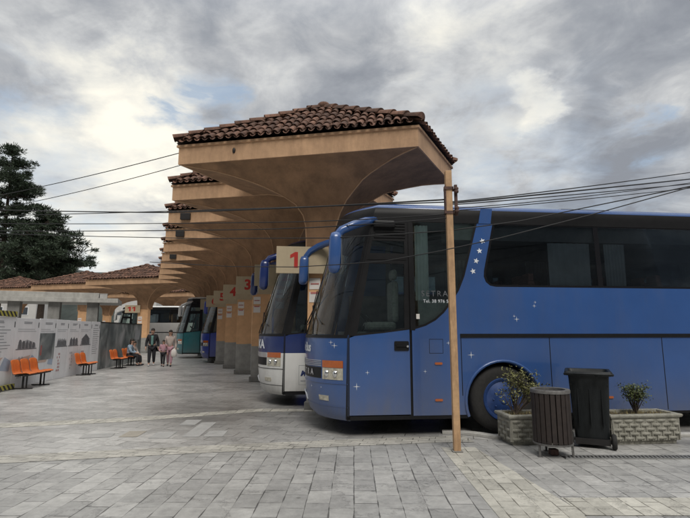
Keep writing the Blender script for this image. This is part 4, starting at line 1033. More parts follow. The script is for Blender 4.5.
mb = MB(); mb.tube([(-.30, -.33, 1.0), (-.30, -.42, 1.015), (-.27, -.44, 1.02), (.27, -.44, 1.02), (.30, -.42, 1.015), (.30, -.33, 1.0)], .015, 8)
for x in (-.12, .12): mb.box(x-.03, x+.03, -.43, -.34, .985, 1.03)
mb.build('handle', M['plastic'], wb, smooth=True, angle=35)
mb = MB(); mb.tube([(-.27, -.22, .105), (.27, -.22, .105)], .012, 8); mb.box(-.22, .22, -.27, -.20, .05, .13); mb.build('axle', M['darksteel'], wb)
for sx in (-1, 1):
    mb = MB(); b = len(mb.v)
    rows = [[(sx*(.235+w), -.235+r_*math.cos(2*math.pi*k/24), .105+r_*math.sin(2*math.pi*k/24)) for k in range(24)] for r_, w in ((.02, .0), (.06, .0), (.085, 0.0), (.10, .01), (.104, .02), (.104, .04), (.10, .05), (.085, .06), (.06, .052), (.02, .052), (.001, .055))]
    mb.grid(rows, True); mb.build('wheel', M['rubber'], wb, smooth=True, angle=40)

# ------------------------------------------------------------------ hoarding along the left
HX, HY = -9.38, 13.36; HD = Vector((-0.148, 0.989, 0)).normalized(); HN = Vector((HD.y, -HD.x, 0))  # HN faces the concourse
HRZ = math.atan2(HD.y, HD.x)
def hoard_pt(k): return Vector((HX, HY, 0))+HD*k
cuts = [-1.2, 0.61, 2.05, 3.26, 4.30, 5.33, 6.6, 7.5]
labs = ['nearest white hoarding panel with text lines, under the yellow and black striped rail', 'white hoarding panel showing a wide drawing of low buildings, behind the three-seat bench', 'white hoarding panel with a tall mottled grey photo', 'white hoarding panel with a drawing of spired houses and a red pattern below', 'white hoarding panel with a drawing of a domed church', 'white hoarding panel showing a single tower, above the two-seat bench', 'narrow last white hoarding panel covered in text lines, next to the dark mottled wall']
G3 = 'printed hoarding panels'
def skyline(mb, x0, x1, zb, kind, rnd):
    # little houses, roofs and domes drawn as flat shapes
    n = {1: 5, 3: 6, 4: 3, 5: 1}[kind]
    w = (x1-x0)/n
    for i in range(n):
        a = x0+i*w; h = rnd.uniform(.10, .22) if kind != 5 else .20
        mb.add([(a+.05*w, 0, zb), (a+.92*w, 0, zb), (a+.92*w, 0, zb+h), (a+.05*w, 0, zb+h)], [(0,1,2,3)])
        if kind in (3, 5) or rnd.random() < .5: mb.add([(a, 0, zb+h), (a+w, 0, zb+h), (a+w*.5, 0, zb+h+(.12 if kind != 5 else .22))], [(0,1,2)])
        else: mb.add([(a+w*.5, 0, zb+h)]+[(a+w*.5+w*.38*math.cos(R(q*22.5)), 0, zb+h+w*.34*math.sin(R(q*22.5))) for q in range(9)], [(0,i+1,i+2) for i in range(8)])
    mb.add([(x0-.12, 0, zb-.03), (x1+.10, 0, zb-.03), (x1+.10, 0, zb-.005), (x0-.12, 0, zb-.005)], [(0,1,2,3)])
for i in range(7):
    k0, k1 = cuts[i]+.008, cuts[i+1]-.008; w = k1-k0; rnd = random.Random(20+i)
    p = hoard_pt(k0); root = empty('hoarding_panel', p, HRZ, labs[i], 'hoarding panel', G3)
    # local x runs along the hoarding, local -y faces the concourse
    mb = MB(); mb.box(0, w, 0.0, 0.03, 0.0, 2.0+rnd.uniform(-.012, .012)); mb.build('board', M['board'], root, bevel=0.003)
    def pr(name, mat, fn, y=-.003):
        mb = MB(); fn(mb); 
        mb.v = [(v[0], y, v[2]) for v in mb.v]; mb.build(name, mat, root, fix=False)
    def bars(mb, x0, x1, zs, t):
        for z in zs:
            xe = x1 - rnd.uniform(0, .35)*(x1-x0); mb.add([(x0, 0, z), (xe, 0, z), (xe, 0, z+t), (x0, 0, z+t)], [(0,1,2,3)])
    pr('heading', M['ink_grey'], lambda m: bars(m, w*.3, w*.75, (1.83, 1.87), .022))
    pr('emblem', M['ink'], lambda m: m.add([(w-.10, 0, 1.72), (w-.05, 0, 1.72), (w-.045, 0, 1.86), (w-.075, 0, 1.90), (w-.105, 0, 1.86)], [(0,1,2,3,4)]))
    if i in (0, 6): pr('text_lines', M['ink_grey'], lambda m: bars(m, w*.12, w*.92, [1.72-.085*j for j in range(9 if i == 0 else 13)], .018))
    else: pr('text_lines', M['ink_light'], lambda m: bars(m, w*.08, w*.92, (1.66, 1.60), .016))
    if i in (1, 3, 4, 5):
        pr('building_drawing', M['ink'], lambda m: skyline(m, w*.14, w*.86, 1.10, {1:1, 3:3, 4:4, 5:5}[i], rnd))
        pr('drawing_wash', M['ink_light'], lambda m: m.add([(w*.1, 0, 1.1), (w*.9, 0, 1.1), (w*.86, 0, 1.25), (w*.5, 0, 1.36), (w*.15, 0, 1.26)], [(0,1,2,3,4)]), y=-.0015)
    if i == 2:
        mb = MB(); mb.box(w*.05, w*.95, -.006, -.001, .70, 1.55); mb.build('photo_print', M['mottle'], root)
        pr('red_mark', M['ink_red'], lambda m: m.add([(w*.1, 0, .85), (w*.2, 0, .85), (w*.2, 0, 1.15), (w*.13, 0, 1.18)], [(0,1,2,3)]), y=-.009)
    if i in (0, 1, 2): 
        pr('peach_wash', M['ink_peach'], lambda m: m.add([(w*.05, 0, .62), (w*.5, 0, .62), (w*.7, 0, .9), (w*.05, 0, .8)], [(0,1,2,3)]))
        pr('blue_wash', M['ink_sky'], lambda m: m.add([(w*.6, 0, .55), (w*.9, 0, .5), (w*.93, 0, .78), (w*.75, 0, .9)], [(0,1,2,3)]))
    if i in (3, 4, 1, 5):
        def patt(m):
            for r_ in range(6):
                for c_ in range(3):
                    if rnd.random() < .65: x = w*.2+c_*.09; z = .25+r_*.11; m.add([(x, 0, z), (x+.06, 0, z), (x+.05, 0, z+.07), (x+.01, 0, z+.07)], [(0,1,2,3)])
        pr('red_pattern', M['ink_red'] if i in (3, 5) else M['ink_light'], patt)
p = hoard_pt(-1.2)
hz = empty('barrier_rail', p, HRZ, 'yellow and black striped rail on top of the nearest hoarding panel', 'barrier rail', None)
mb = MB(); mb.box(0, 1.75, -.03, .06, 2.02, 2.17); mb.build('rail', M['hazard'], hz)
hz = empty('barrier_rail', hoard_pt(-1.2)+HN*0.09, HRZ, 'yellow and black striped kerb board at the foot of the nearest hoarding panel', 'barrier rail', None)
mb = MB(); mb.box(0, 1.75, -.05, .03, 0.02, 0.15); mb.build('rail', M['hazard'], hz)
mb = MB(); 
for x in (.1, .9, 1.6): mb.box(x, x+.1, -.09, .04, 0, .02)
mb.build('foot', M['darksteel'], hz)
# dark mottled wall
k0, k1 = 7.52, 14.2
dw = empty('hoarding_wall', hoard_pt(k0), HRZ, 'dark grey green mottled wall beyond the white hoarding panels', 'wall', None)
mb = MB(); mb.box(0, k1-k0, 0, 0.08, 0.0, 1.98); mb.build('board', M['mottle'], dw)
mb = MB(); mb.box(0, k1-k0, -.012, .092, 1.98, 2.02); mb.build('capping', M['darksteel'], dw)
mb = MB()
rnd = random.Random(3)
x = 5.3
mb.add([(x, -.004, 1.2), (x+.9, -.004, 1.15), (x+1.1, -.004, 1.5), (x+.95, -.004, 1.8), (x+.75, -.004, 1.55), (x+.6, -.004, 1.85), (x+.4, -.004, 1.6), (x+.15, -.004, 1.75)], [tuple(range(8))])
mb.build('white_drawing', M['ink_light'], dw, fix=False)

# grey concrete slab shelter behind the hoarding
sl = empty('slab_shelter', (-17.5, 20.6, 0), R(21), 'long low grey concrete shelter roof behind the white hoarding panels', 'shelter')
mb = MB(); mb.box(0, 7.05, 0, 2.6, 2.96, 3.17); mb.build('roof_slab', M['concrete'], sl, bevel=.01)
mb = MB(); mb.box(0, 6.2, 0.12, 2.5, 3.17, 3.42); mb.build('parapet', M['concrete'], sl, bevel=.01)
for x in (0.6, 2.75, 4.35, 5.95):
    mb = MB(); mb.box(x-.24, x+.24, .25, .72, 0, 2.96); mb.build('post', M['concrete_dark'], sl, bevel=.01)
mb = MB(); mb.box(3.1, 3.7, -.015, .0, 3.22, 3.30); 
bx = empty('box', at(103.5, 299.2, 23.2), R(20), 'small white box standing on the end of the grey shelter roof', 'box')
mb = MB(); mb.box(-.16, .16, -.1, .1, 0.0, .24); mb.build('shell', M['paint_white'], bx, bevel=.01); mb = MB(); mb.box(-.17, .17, -.11, .11, .24, .265); mb.build('lid', M['concrete'], bx, bevel=.005)

# ------------------------------------------------------------------ benches
def make_bench(n, label):
    r_ = empty('bench', (0,0,0), 0, label, 'bench', 'orange seat benches along the hoarding')
    Lb = n*0.52
    for i in range(n):
        y0 = i*0.52
        rows = []
        prof = [(.50, .425), (.48, .445), (.40, .435), (.22, .42), (.10, .425), (.05, .45), (.025, .52), (.0, .66), (-.03, .80), (-.045, .815)]
        for j in range(9):
            v = j/8; e = abs(2*v-1)**4
            rows.append([(x + .02*e*(1 if x < .1 else 0), y0+.02+.46*v, z + (.03*e if .1 < x < .48 else 0) - (.04*e if z > .75 else 0)) for x, z in prof])
        mb = MB(); mb.grid(rows); s = mb.build('seat', M['orange'], r_, smooth=True)
        so = s.modifiers.new('thickness', 'SOLIDIFY'); so.thickness = .014
    mb = MB(); mb.box(.14, .22, -.02, Lb+.02, .36, .40); mb.box(.34, .40, -.02, Lb+.02, .36, .40); mb.box(.06, .47, .0, Lb, .405, .414)
    mb.build('frame', M['darksteel'], r_)
    for y in (.25, Lb-.25):
        mb = MB(); mb.box(.22, .26, y-.02, y+.02, .02, .37); mb.box(.0, .5, y-.025, y+.025, .0, .025); mb.box(.32, .35, y-.015, y+.015, .02, .37); mb.build('leg', M['darksteel'], r_)
    return r_
# bench local +x faces the concourse, local y runs along the hoarding
BR = HRZ - math.pi/2
b3 = make_bench(3, 'three-seat orange bench nearest the camera, against the white hoarding')
b3.location = hoard_pt(0.28)+HN*0.12; b3.rotation_euler.z = BR
b2 = make_bench(2, 'two-seat orange bench against the middle of the white hoarding')
b2.location = hoard_pt(4.6)+HN*0.16; b2.rotation_euler.z = BR
for k, lab in ((7.85, 'orange bench in front of the dark mottled wall, nearer of the two there'), (9.6, 'orange bench with people sitting on it, in front of the dark mottled wall')):
    c = copy_tree(b2); c.location = hoard_pt(k)+HN*0.35; c.rotation_euler.z = BR; c['label'] = lab

# ------------------------------------------------------------------ pine trees
def pine(loc, H, levels, seed, label, crown_lo):
    rnd = random.Random(seed); root = empty('pine_tree', loc, 0, label, 'tree', 'dark pines behind the far canopies')
    tr = MB(); tr.tube([(0,0,0), (.1,0,H*.3), (-.1,.1,H*.6), (0,0,H*.97)], [.42, .33, .2, .05], 10)
    fo = MB()
    def clump(c, s):
        n = int(150*s)+20
        for _ in range(n):
            d = Vector((rnd.gauss(0,1), rnd.gauss(0,1), rnd.gauss(0,.55))); d.normalize(); p = c + Vector((d.x*s, d.y*s, d.z*s*.6))*rnd.uniform(.15, 1)
            o = (d+Vector((rnd.gauss(0,.4), rnd.gauss(0,.4), .35+rnd.gauss(0,.4)))).normalized(); q = o.cross(Vector((rnd.gauss(0,1), rnd.gauss(0,1), rnd.gauss(0,1)))).normalized()
            l = rnd.uniform(.16, .36); w = .045
            fo.add([p-q*w, p+o*l, p+q*w, p-o*l*.35], [(0,1,2,3)])
    for (z, reach, cnt) in levels:
        for b in range(cnt):
            a = rnd.uniform(0, 6.283); r_ = reach*rnd.uniform(.55, 1.08); z0 = z+rnd.uniform(-.5, .5); rise = rnd.uniform(-.05, .22)*r_
            p0 = Vector((0, 0, z0)); p3 = Vector((math.cos(a)*r_, math.sin(a)*r_, z0+rise)); p1 = p0.lerp(p3, .5)+Vector((0,0,-.03*r_))
            tr.tube([p0, p1, p3], [.11, .07, .02], 5)
            m = max(3, int(r_*1.9))
            for i in range(m):
                t = .3+.7*(i+rnd.random())/m; c = p0.lerp(p3, t)+Vector((rnd.gauss(0,.35), rnd.gauss(0,.35), rnd.gauss(0.1,.22)))
                clump(c, rnd.uniform(.42, .85))
    tr.build('trunk', M['bark'], root); fo.build('crown', M['needle'], root, fix=False)
    return root
base = at(-6, 330, 55); base.z = 0
pine(base, 24, [(22.8, .9, 5), (21.2, 2.0, 9), (19.4, 3.1, 11), (17.6, 3.3, 12), (15.8, 3.6, 12), (14.0, 4.2, 12), (12, 4.8, 13), (10, 5, 12), (8, 5, 10)], 4, 'tall dark pine cut off by the left edge, highest tree', 6)
base = at(38, 330, 52); base.z = 0
pine(base, 15.5, [(14.4, 1.4, 6), (13.2, 2.6, 9), (12.0, 3.4, 11), (10.8, 4.6, 13), (9.6, 5.2, 14), (8.4, 4.8, 13), (7.2, 4.2, 12), (6.0, 3.5, 9)], 9, 'lower spreading dark pine right of the tall one', 5)
# hill and far houses
mb = MB(); rnd = random.Random(2); rows = []
ridge = [(-700, 40), (-420, 52), (-330, 60), (-260, 50), (-235, 47), (-205, 46), (-180, 45), (-160, 43), (-130, 40), (-90, 34), (-20, 26), (80, 20), (300, 16), (700, 14)]
def rh(x):
    for (x0, h0), (x1, h1) in zip(ridge, ridge[1:]):
        if x0 <= x <= x1: return h0+(h1-h0)*(x-x0)/(x1-x0)
    return 12
for j, (f, y) in enumerate(((0, 300), (.35, 330), (.7, 370), (.92, 410), (1.0, 440), (.7, 520), (0, 640))):
    rows.append([(x, y+rnd.uniform(-6, 6), rh(x)*f*1.18+(rnd.uniform(-1.6, 1.6) if 0 < f else 0)) for x in range(-700, 701, 8)])
mb.grid(rows); tag(mb.build('hill', M['hill'], None, smooth=True), kind='structure')
def house(loc, rz, w, d, h, floors, cols, label, name='apartment_building', roofh=0):
    r_ = empty(name, loc, rz, label, 'building', None)
    mb = MB(); mb.box(-w/2, w/2, 0, d, 0, h); mb.build('wall', M['house_wall'], r_)
    mb = MB()
    if roofh: mb.add([(-w/2-.4, -.4, h), (w/2+.4, -.4, h), (w/2+.4, d+.4, h), (-w/2-.4, d+.4, h), (-w/2+w*.2, d/2, h+roofh), (w/2-w*.2, d/2, h+roofh)], [(0,1,5,4), (1,2,5), (2,3,4,5), (3,0,4)])
    else: mb.box(-w/2-.2, w/2+.2, -.2, d+.2, h, h+.4)
    mb.build('roof', M['tile'] if roofh else M['concrete'], r_)
    for i in range(floors):
        for j in range(cols):
            x = -w/2+(j+.5)*w/cols; z = 1.2+i*h/floors; mb = MB(); mb.box(x-.8, x+.8, -.06, .05, z, z+1.5); f = mb.build('window', M['board'], r_)
            mb = MB(); mb.box(x-.7, x+.7, -.075, -.05, z+.1, z+1.4); mb.build('pane', M['house_glass'], f)
    return r_
p = at(-14, 300, 85); house((p.x, 85, 0), R(14), 16, 12, 16.5, 5, 4, 'pale apartment block glimpsed behind the pines at the left edge')
p = at(84, 300, 120); house((p.x, 150, 0), R(10), 12, 9, 15.8, 3, 4, 'small white house on the slope just above the far tiled roofs', 'house', 2.2)
p = at(132, 300, 120); house((p.x-4, 165, 0), R(-6), 16, 9, 16.2, 2, 5, 'low house beyond the far canopy numbered 11', 'house', 2.4)

# ------------------------------------------------------------------ people
def skin_obj(name, verts, edges, radii, mat, parent, sub=1, root=0):
    me = bpy.data.meshes.new(name); me.from_pydata(verts, edges, []); me.materials.append(mat)
    o = bpy.data.objects.new(name, me); COL.objects.link(o); o.parent = parent
    md = o.modifiers.new('skin', 'SKIN'); md.use_smooth_shade = True
    sv = me.skin_vertices[0].data
    for i, r_ in enumerate(radii): sv[i].radius = r_ if isinstance(r_, tuple) else (r_, r_)
    sv[root].use_root = True
    ss = o.modifiers.new('subdivision', 'SUBSURF'); ss.levels = sub; ss.render_levels = sub
    return o
def person(loc, rz, h, label, pose, top_m, leg_m, shirt_m=None, hair_long=False, width=1.0, held=None):
    """pose gives joint places in units of body height: local -y is forward"""
    r_ = empty('person', loc, rz, label, 'person', None)
    J = {k: Vector(v)*h for k, v in pose.items()}
    W = h*width
    V = []; E = []; Rd = []
    def a(p, r_, link=None):
        V.append(tuple(p)); Rd.append(r_ if isinstance(r_, tuple) else (r_, r_)); i = len(V)-1
        if link is not None: E.append((link, i))
        return i
    pv = a(J['pelvis'], .075*W); sp = a(J['pelvis'].lerp(J['chest'], .5), .068*W, pv); ch = a(J['chest'], .082*W, sp); nk = a(J['neck'], .034*h, ch)
    hd = a(J['neck'].lerp(J['head'], .45)+Vector((0,-.006*h,0)), .038*h, nk); h2 = a(J['head'], .055*h, hd); h3 = a(J['head']+Vector((0,.0,.05*h)), .04*h, h2)
    for s in 'lr':
        sh = a(J['sh'+s], .04*W, ch); el = a(J['el'+s], .026*W, sh); wr = a(J['wr'+s], .017*h, el)
        d = (J['wr'+s]-J['el'+s]).normalized(); side_ = Vector((0,-1,0)).cross(d); side_ = side_.normalized() if side_.length > .1 else Vector((1,0,0)); fw = d.cross(side_)
        pm_ = a(J['wr'+s]+d*.035*h, (.018*h, .012*h), wr)
        for k, (o, l) in enumerate(((-.016, .045), (-.005, .052), (.006, .048), (.016, .038))):
            f1 = a(J['wr'+s]+d*(.058*h)+fw*o*h, .0058*h, pm_); f2 = a(V_(V[f1])+d*l*h*.5+side_*.006*h, .005*h, f1); a(V_(V[f2])+d*l*h*.4+side_*.014*h, .004*h, f2)
        t1 = a(J['wr'+s]+d*.03*h-fw*.026*h, .0065*h, wr); a(V_(V[t1])+d*.03*h-fw*.01*h, .0055*h, t1)
        hp = a(J['hip'+s], .052*W, pv); kn = a(J['kn'+s], .034*W, hp); an = a(J['an'+s], .022*h, kn)
        a(J['an'+s]+Vector((0,-.06*h,-.022*h)), (.022*h, .014*h), an)
    skin_obj('body', V, E, Rd, M['skin'], r_)
    # garments: slightly wider shells over the same limbs
    def shell(name, mat, chain, root=0):
        V2 = [tuple(p) for p, _, _ in chain]; skin_obj(name, V2, [(l, i) for i, (_, _, l) in enumerate(chain) if l is not None], [q for _, q, _ in chain], mat, r_)
    c = [(J['pelvis']+Vector((0,0,-.02*h)), .088*W, None), (J['pelvis'].lerp(J['chest'], .5), .082*W, 0), (J['chest'], .095*W, 1), (J['neck']+Vector((0,0,-.02*h)), .05*h, 2)]
    for s in 'lr':
        n = len(c); c += [(J['sh'+s], .05*W, 2), (J['el'+s], .038*W, n), (J['el'+s].lerp(J['wr'+s], .95), .027*h, n+1)]
    shell('jacket', top_m, c)
    c = [(J['pelvis']+Vector((0,0,.015*h)), .082*W, None)]
    for s in 'lr':
        n = len(c); c += [(J['hip'+s], .06*W, 0), (J['kn'+s], .045*W, n), (J['an'+s]+Vector((0,0,.02*h)), .034*h, n+1)]
    shell('trousers', leg_m, c)
    mb = MB()
    for s in 'lr':
        p = J['an'+s]; mb.ell((p.x, p.y-.045*h, max(.018*h, p.z-.028*h)), .026*h, .075*h, .022*h)
    mb.build('shoes', M['shoe_white'] if shirt_m else M['cloth_black'], r_, smooth=True)
    hp_ = J['head']+Vector((0, .012*h, .022*h)); mb = MB(); mb.ell(hp_, .052*h, .058*h, .058*h)
    if hair_long: mb.ell(hp_+Vector((0, .03*h, -.06*h)), .05*h, .035*h, .09*h)
    mb.build('hair', M['hair'], r_, smooth=True)
    mb = MB(); f = J['head']
    for sx in (-1, 1): mb.ell((f.x+sx*.018*h, f.y-.047*h, f.z+.004*h), .006*h, .004*h, .004*h, 8, 6)
    mb.ell((f.x, f.y-.050*h, f.z-.033*h), .013*h, .005*h, .004*h, 8, 6); mb.build('eyes_and_mouth', M['hair'], r_, smooth=True)
    mb = MB(); mb.ell((f.x, f.y-.055*h, f.z-.012*h), .007*h, .010*h, .012*h, 8, 6)
    for sx in (-1, 1): mb.ell((f.x+sx*.05*h, f.y, f.z-.005*h), .006*h, .012*h, .017*h, 8, 6)
    mb.build('nose_and_ears', M['skin'], r_, smooth=True)
    if shirt_m:
        mb = MB(); p = J['chest'].lerp(J['pelvis'], .45); rows = []
        for j in range(7):
            q = J['neck'].lerp(J['pelvis'], .12+.85*j/6); rows.append([(q.x+.048*W*math.sin(R(t)), q.y-.010*h-.085*W*math.cos(R(t)), q.z) for t in (-40, -20, 0, 20, 40)])
        mb.grid(rows); s = mb.build('shirt', shirt_m, r_, smooth=True); s.modifiers.new('t', 'SOLIDIFY').thickness = .02
    return r_
V_ = Vector
walk = dict(pelvis=(0,0,.53), chest=(0,-.005,.72), neck=(0,-.01,.835), head=(0,-.02,.925), shl=(-.105,0,.79), elr=(.145,.04,.62), shr=(.105,0,.79), ell=(-.15,.03,.61), wrl=(-.155,-.05,.49), wrr=(.155,-.03,.49),
            hipl=(-.05,0,.50), hipr=(.05,0,.50), knl=(-.055,-.06,.28), knr=(.055,.0,.27), anl=(-.055,-.09,.05), anr=(.055,.10,.06))
walk2 = dict(walk); walk2.update(knl=(-.05,.0,.28), knr=(.05,-.05,.28), anl=(-.05,.09,.06), anr=(.05,-.08,.05), wrl=(-.10,-.11,.58), ell=(-.14,-.0,.62))
pp = lambda x, y, Y: (at(x, y, Y).x, Y, 0)
man = person(pp(151, 366, 23.2), R(18), 1.76, 'person in a dark open jacket over a teal shirt and dark trousers, walking', walk, M['cloth_black'], M['cloth_black'], M['cloth_teal'], width=1.1)
kid = person(pp(162.5, 367, 22.7), R(10), 1.22, 'small person in a pink top and dark leggings walking between two taller people', walk2, M['cloth_pink'], M['cloth_black'], hair_long=True)
woman = person(pp(169, 367, 22.9), R(12), 1.68, 'person in a pale cream jacket and pink wide trousers, walking with a bag', walk2, M['cloth_cream'], M['cloth_pink'], hair_long=True)
bg = empty('shopping_bag', (pp(174, 350, 22.8)[0], 22.8, 0.42), R(10), 'pale plastic bag carried by the person in pink trousers', 'bag')
mb = MB(); mb.grid([[(.13*k*math.cos(R(t)), .07*k*math.sin(R(t)), z) for t in range(0, 360, 30)] for k, z in ((.2, 0), (1.0, .04), (1.05, .2), (.8, .32), (.3, .38))], True); mb.build('sack', M['notice'], bg, smooth=True)
mb = MB(); mb.tube([(-.04, 0, .36), (-.03, 0, .46), (.0, 0, .50), (.03, 0, .46), (.04, 0, .36)], .008, 5); mb.build('strap', M['notice'], bg)
sit = dict(pelvis=(0,0,.29), chest=(0,-.03,.49), neck=(0,-.05,.60), head=(0,-.07,.69), shl=(-.105,-.02,.56), shr=(.105,-.02,.56), ell=(-.14,-.08,.40), elr=(.14,-.08,.40), wrl=(-.07,-.19,.36), wrr=(.07,-.19,.36),
           hipl=(-.05,-.02,.285), hipr=(.05,-.02,.285), knl=(-.07,-.26,.29), knr=(.07,-.26,.29), anl=(-.07,-.24,.05), anr=(.07,-.28,.05))
q = hoard_pt(9.85)+HN*0.60
person((q.x, q.y, 0.0), BR+R(90), 1.66, 'person in pale blue sitting on the bench at the dark mottled wall', sit, M['cloth_blue'], M['cloth_black'], hair_long=True)
q = hoard_pt(10.4)+HN*0.60
person((q.x, q.y, 0.0), BR+R(70), 1.5, 'person in cream sitting beside the one in pale blue', sit, M['cloth_cream'], M['cloth_black'])

# ------------------------------------------------------------------ sky, light, camera
w = bpy.data.worlds.new('World'); scene.world = w; w.use_nodes = True; N = w.node_tree.nodes; L = w.node_tree.links
bgn = N['Background']; SUN_EL, SUN_AZ = 50.0, 168.0     # azimuth clockwise from +Y
sky = N.new('ShaderNodeTexSky'); sky.sky_type = 'NISHITA'; sky.sun_disc = False; sky.sun_elevation = R(SUN_EL); sky.sun_rotation = R(SUN_AZ)
tc = N.new('ShaderNodeTexCoord'); sp = N.new('ShaderNodeSeparateXYZ'); L.new(tc.outputs['Generated'], sp.inputs[0])
def mth(op, a, b=None, c=None):
    m = N.new('ShaderNodeMath'); m.operation = op
    for i, x in enumerate((a, b, c)):
        if x is None: continue
        if isinstance(x, (int, float)): m.inputs[i].default_value = x
        else: L.new(x, m.inputs[i])
    return m.outputs[0]
zc = mth('MAXIMUM', sp.outputs['Z'], 0.0); zz = mth('ADD', zc, 0.22)
cx = mth('DIVIDE', sp.outputs['X'], zz); cy = mth('DIVIDE', sp.outputs['Y'], zz)
cb = N.new('ShaderNodeCombineXYZ'); L.new(cx, cb.inputs[0]); L.new(cy, cb.inputs[1])
def noise(scale, detail, rough, dist, off):
    mp = N.new('ShaderNodeMapping'); mp.inputs['Location'].default_value = off; L.new(cb.outputs[0], mp.inputs['Vector'])
    n = N.new('ShaderNodeTexNoise'); n.inputs['Scale'].default_value = scale; n.inputs['Detail'].default_value = detail; n.inputs['Roughness'].default_value = rough; n.inputs['Distortion'].default_value = dist
    L.new(mp.outputs[0], n.inputs['Vector']); return n
nA = noise(1.5, 10, 0.52, 0.35, (3.1, 1.7, 0)); nB = noise(4.2, 9, 0.56, 0.3, (8.1, 5.2, 0)); nW = noise(3.2, 8, 0.6, 0.0, (1.3, 9.2, 4)); nC = noise(5.5, 10, 0.6, 0.6, (2.2, 4.4, 1))
sb = N.new('ShaderNodeVectorMath'); sb.operation = 'SUBTRACT'; sb.inputs[1].default_value = (.5,.5,.5); L.new(nW.outputs['Color'], sb.inputs[0])
sc = N.new('ShaderNodeVectorMath'); sc.operation = 'SCALE'; sc.inputs['Scale'].default_value = 0.30; L.new(sb.outputs[0], sc.inputs[0])
wd = N.new('ShaderNodeVectorMath'); wd.operation = 'ADD'; L.new(tc.outputs['Generated'], wd.inputs[0]); L.new(sc.outputs[0], wd.inputs[1])
wn = N.new('ShaderNodeVectorMath'); wn.operation = 'NORMALIZE'; L.new(wd.outputs[0], wn.inputs[0])
def blob(px, py, rad, wgt, prev):
    d = (at(px, py, 1.0)-Vector((0, 0, CE))).normalized()
    dt = N.new('ShaderNodeVectorMath'); dt.operation = 'DOT_PRODUCT'; dt.inputs[1].default_value = d; L.new(wn.outputs[0], dt.inputs[0])
    mr = N.new('ShaderNodeMapRange'); mr.interpolation_type = 'SMOOTHSTEP'; mr.inputs['From Min'].default_value = math.cos(rad); mr.inputs['From Max'].default_value = 1.0; mr.inputs['To Max'].default_value = wgt
    L.new(dt.outputs['Value'], mr.inputs['Value'])
    return mth('ADD', prev, mr.outputs[0]) if prev is not None else mr.outputs[0]
br_ = None
for b in ((95, 165, .26, .25), (60, 200, .20, .10), (150, 125, .18, .13), (235, 75, .22, .12), (130, 95, .2, .08), (330, 70, .20, .06), (480, 90, .22, .18), (400, 110, .15, .08), (535, 112, .06, .18), (650, 95, .10, .10), (300, 10, .3, -.07), (100, 40, .30, -.12), (20, 125, .16, -.16), (600, 150, .30, -.08), (560, 190, .2, -.04), (350, 45, .22, -.06), (640, 30, .25, -.02), (60, 255, .2, .04), (330, 15, .35, -.04)):
    br_ = blob(*b, br_)
val = mth('MULTIPLY_ADD', nA.outputs['Fac'], 0.85, mth('ADD', br_, -0.10)); val = mth('MULTIPLY_ADD', nB.outputs['Fac'], 0.46, val); val = mth('MULTIPLY_ADD', mth('SUBTRACT', nC.outputs['Fac'], 0.5), 0.52, val)
ov = N.new('ShaderNodeMapRange'); ov.inputs['From Min'].default_value = 0.3; ov.inputs['From Max'].default_value = 1.0; ov.inputs['To Max'].default_value = 0.10; L.new(sp.outputs['Z'], ov.inputs['Value'])
val = mth('ADD', val, ov.outputs[0])
bk = N.new('ShaderNodeMapRange'); bk.inputs['From Min'].default_value = 0.25; bk.inputs['From Max'].default_value = -0.9; bk.inputs['To Max'].default_value = 0.0; L.new(sp.outputs['Y'], bk.inputs['Value'])
val = mth('ADD', val, bk.outputs[0])
ramp = N.new('ShaderNodeValToRGB'); L.new(val, ramp.inputs['Fac']); e = ramp.color_ramp.elements
e[0].position = 0.36; e[0].color = (0.245, 0.262, 0.295, 1); e[1].position = 0.98; e[1].color = (0.92, 0.88, 0.77, 1)
for p_, c_ in ((0.47, (0.31, 0.328, 0.358)), (0.57, (0.415, 0.427, 0.445)), (0.66, (0.53, 0.54, 0.545)), (0.80, (0.72, 0.71, 0.66))):
    q_ = e.new(p_); q_.color = (*c_, 1)
# gaps of blue sky
gap = None
for b in ((195, 103, .085, .42), (235, 112, .06, .34), (170, 110, .06, .24), (20, 100, .10, .3), (650, 128, .05, .3), (560, 185, .25, .16), (40, 235, .2, .25), (440, 150, .2, .15)):
    gap = blob(*b, gap)
gn = N.new('ShaderNodeMapRange'); gn.inputs['From Min'].default_value = 0.38; gn.inputs['From Max'].default_value = 0.68; L.new(nC.outputs['Fac'], gn.inputs['Value'])
gp = mth('MULTIPLY', mth('MULTIPLY', gap, 2.6), gn.outputs[0]); cl = N.new('ShaderNodeClamp'); L.new(gp, cl.inputs['Value']); cl.inputs['Max'].default_value = 0.8
nsk = N.new('ShaderNodeVectorMath'); nsk.operation = 'SCALE'; nsk.inputs['Scale'].default_value = 0.10; L.new(sky.outputs['Color'], nsk.inputs[0])
hz_ = N.new('ShaderNodeMix'); hz_.data_type = 'RGBA'; hz_.inputs[0].default_value = 0.45; L.new(nsk.outputs[0], hz_.inputs[6]); hz_.inputs[7].default_value = (0.50, 0.62, 0.74, 1)
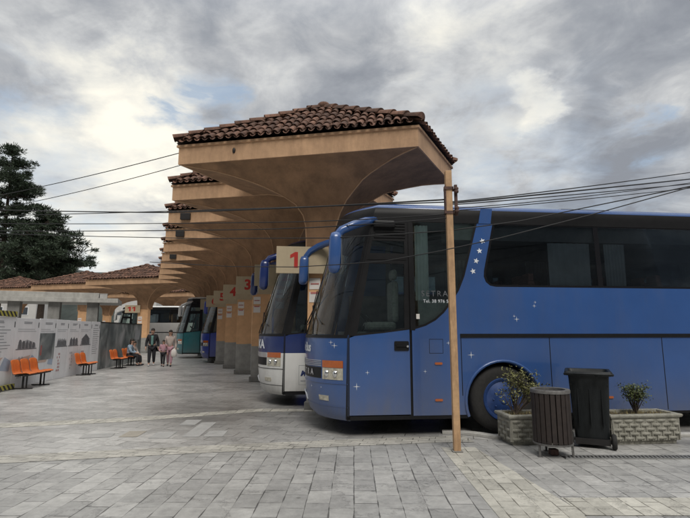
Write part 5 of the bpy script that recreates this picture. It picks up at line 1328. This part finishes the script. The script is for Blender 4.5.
mx = N.new('ShaderNodeMix'); mx.data_type = 'RGBA'; L.new(cl.outputs[0], mx.inputs[0]); L.new(ramp.outputs['Color'], mx.inputs[6]); L.new(hz_.outputs[2], mx.inputs[7])
dim = N.new('ShaderNodeMapRange'); dim.interpolation_type = 'SMOOTHSTEP'; dim.inputs['From Min'].default_value = 0.35; dim.inputs['From Max'].default_value = -0.55; dim.inputs['To Min'].default_value = 1.0; dim.inputs['To Max'].default_value = 0.20; L.new(sp.outputs['Y'], dim.inputs['Value'])
top = N.new('ShaderNodeMapRange'); top.inputs['From Min'].default_value = 0.55; top.inputs['From Max'].default_value = 1.0; top.inputs['To Min'].default_value = 0.0; top.inputs['To Max'].default_value = 1.7; L.new(sp.outputs['Z'], top.inputs['Value'])
kk = mth('ADD', dim.outputs[0], top.outputs[0])
fs_ = N.new('ShaderNodeVectorMath'); fs_.operation = 'SCALE'; L.new(mx.outputs[2], fs_.inputs[0]); L.new(kk, fs_.inputs['Scale'])
L.new(fs_.outputs[0], bgn.inputs['Color']); bgn.inputs['Strength'].default_value = 0.70
ld = bpy.data.lights.new('sun', 'SUN'); ld.energy = 1.25; ld.angle = R(26); ld.color = (1, 0.96, 0.9)
lo = bpy.data.objects.new('sun', ld); COL.objects.link(lo)
az, el = R(SUN_AZ), R(SUN_EL); d = Vector((math.sin(az)*math.cos(el), math.cos(az)*math.cos(el), math.sin(el)))
lo.rotation_euler = d.to_track_quat('Z', 'Y').to_euler(); lo.location = d*50
cam = bpy.data.cameras.new('camera'); co = bpy.data.objects.new('camera', cam); COL.objects.link(co); scene.camera = co
co.location = (0, 0, CE); co.rotation_euler = (R(90)+CT, 0, 0)
cam.sensor_fit = 'HORIZONTAL'; cam.sensor_width = 36; cam.lens = 36*CF/690; cam.clip_start = .05; cam.clip_end = 5000
vs_ = scene.view_settings; vs_.view_transform = 'Standard'; vs_.look = 'None'; vs_.gamma = 1; vs_.exposure = 0.74; vs_.use_curve_mapping = False
scene.cycles.max_bounces = 6; scene.cycles.transparent_max_bounces = 12
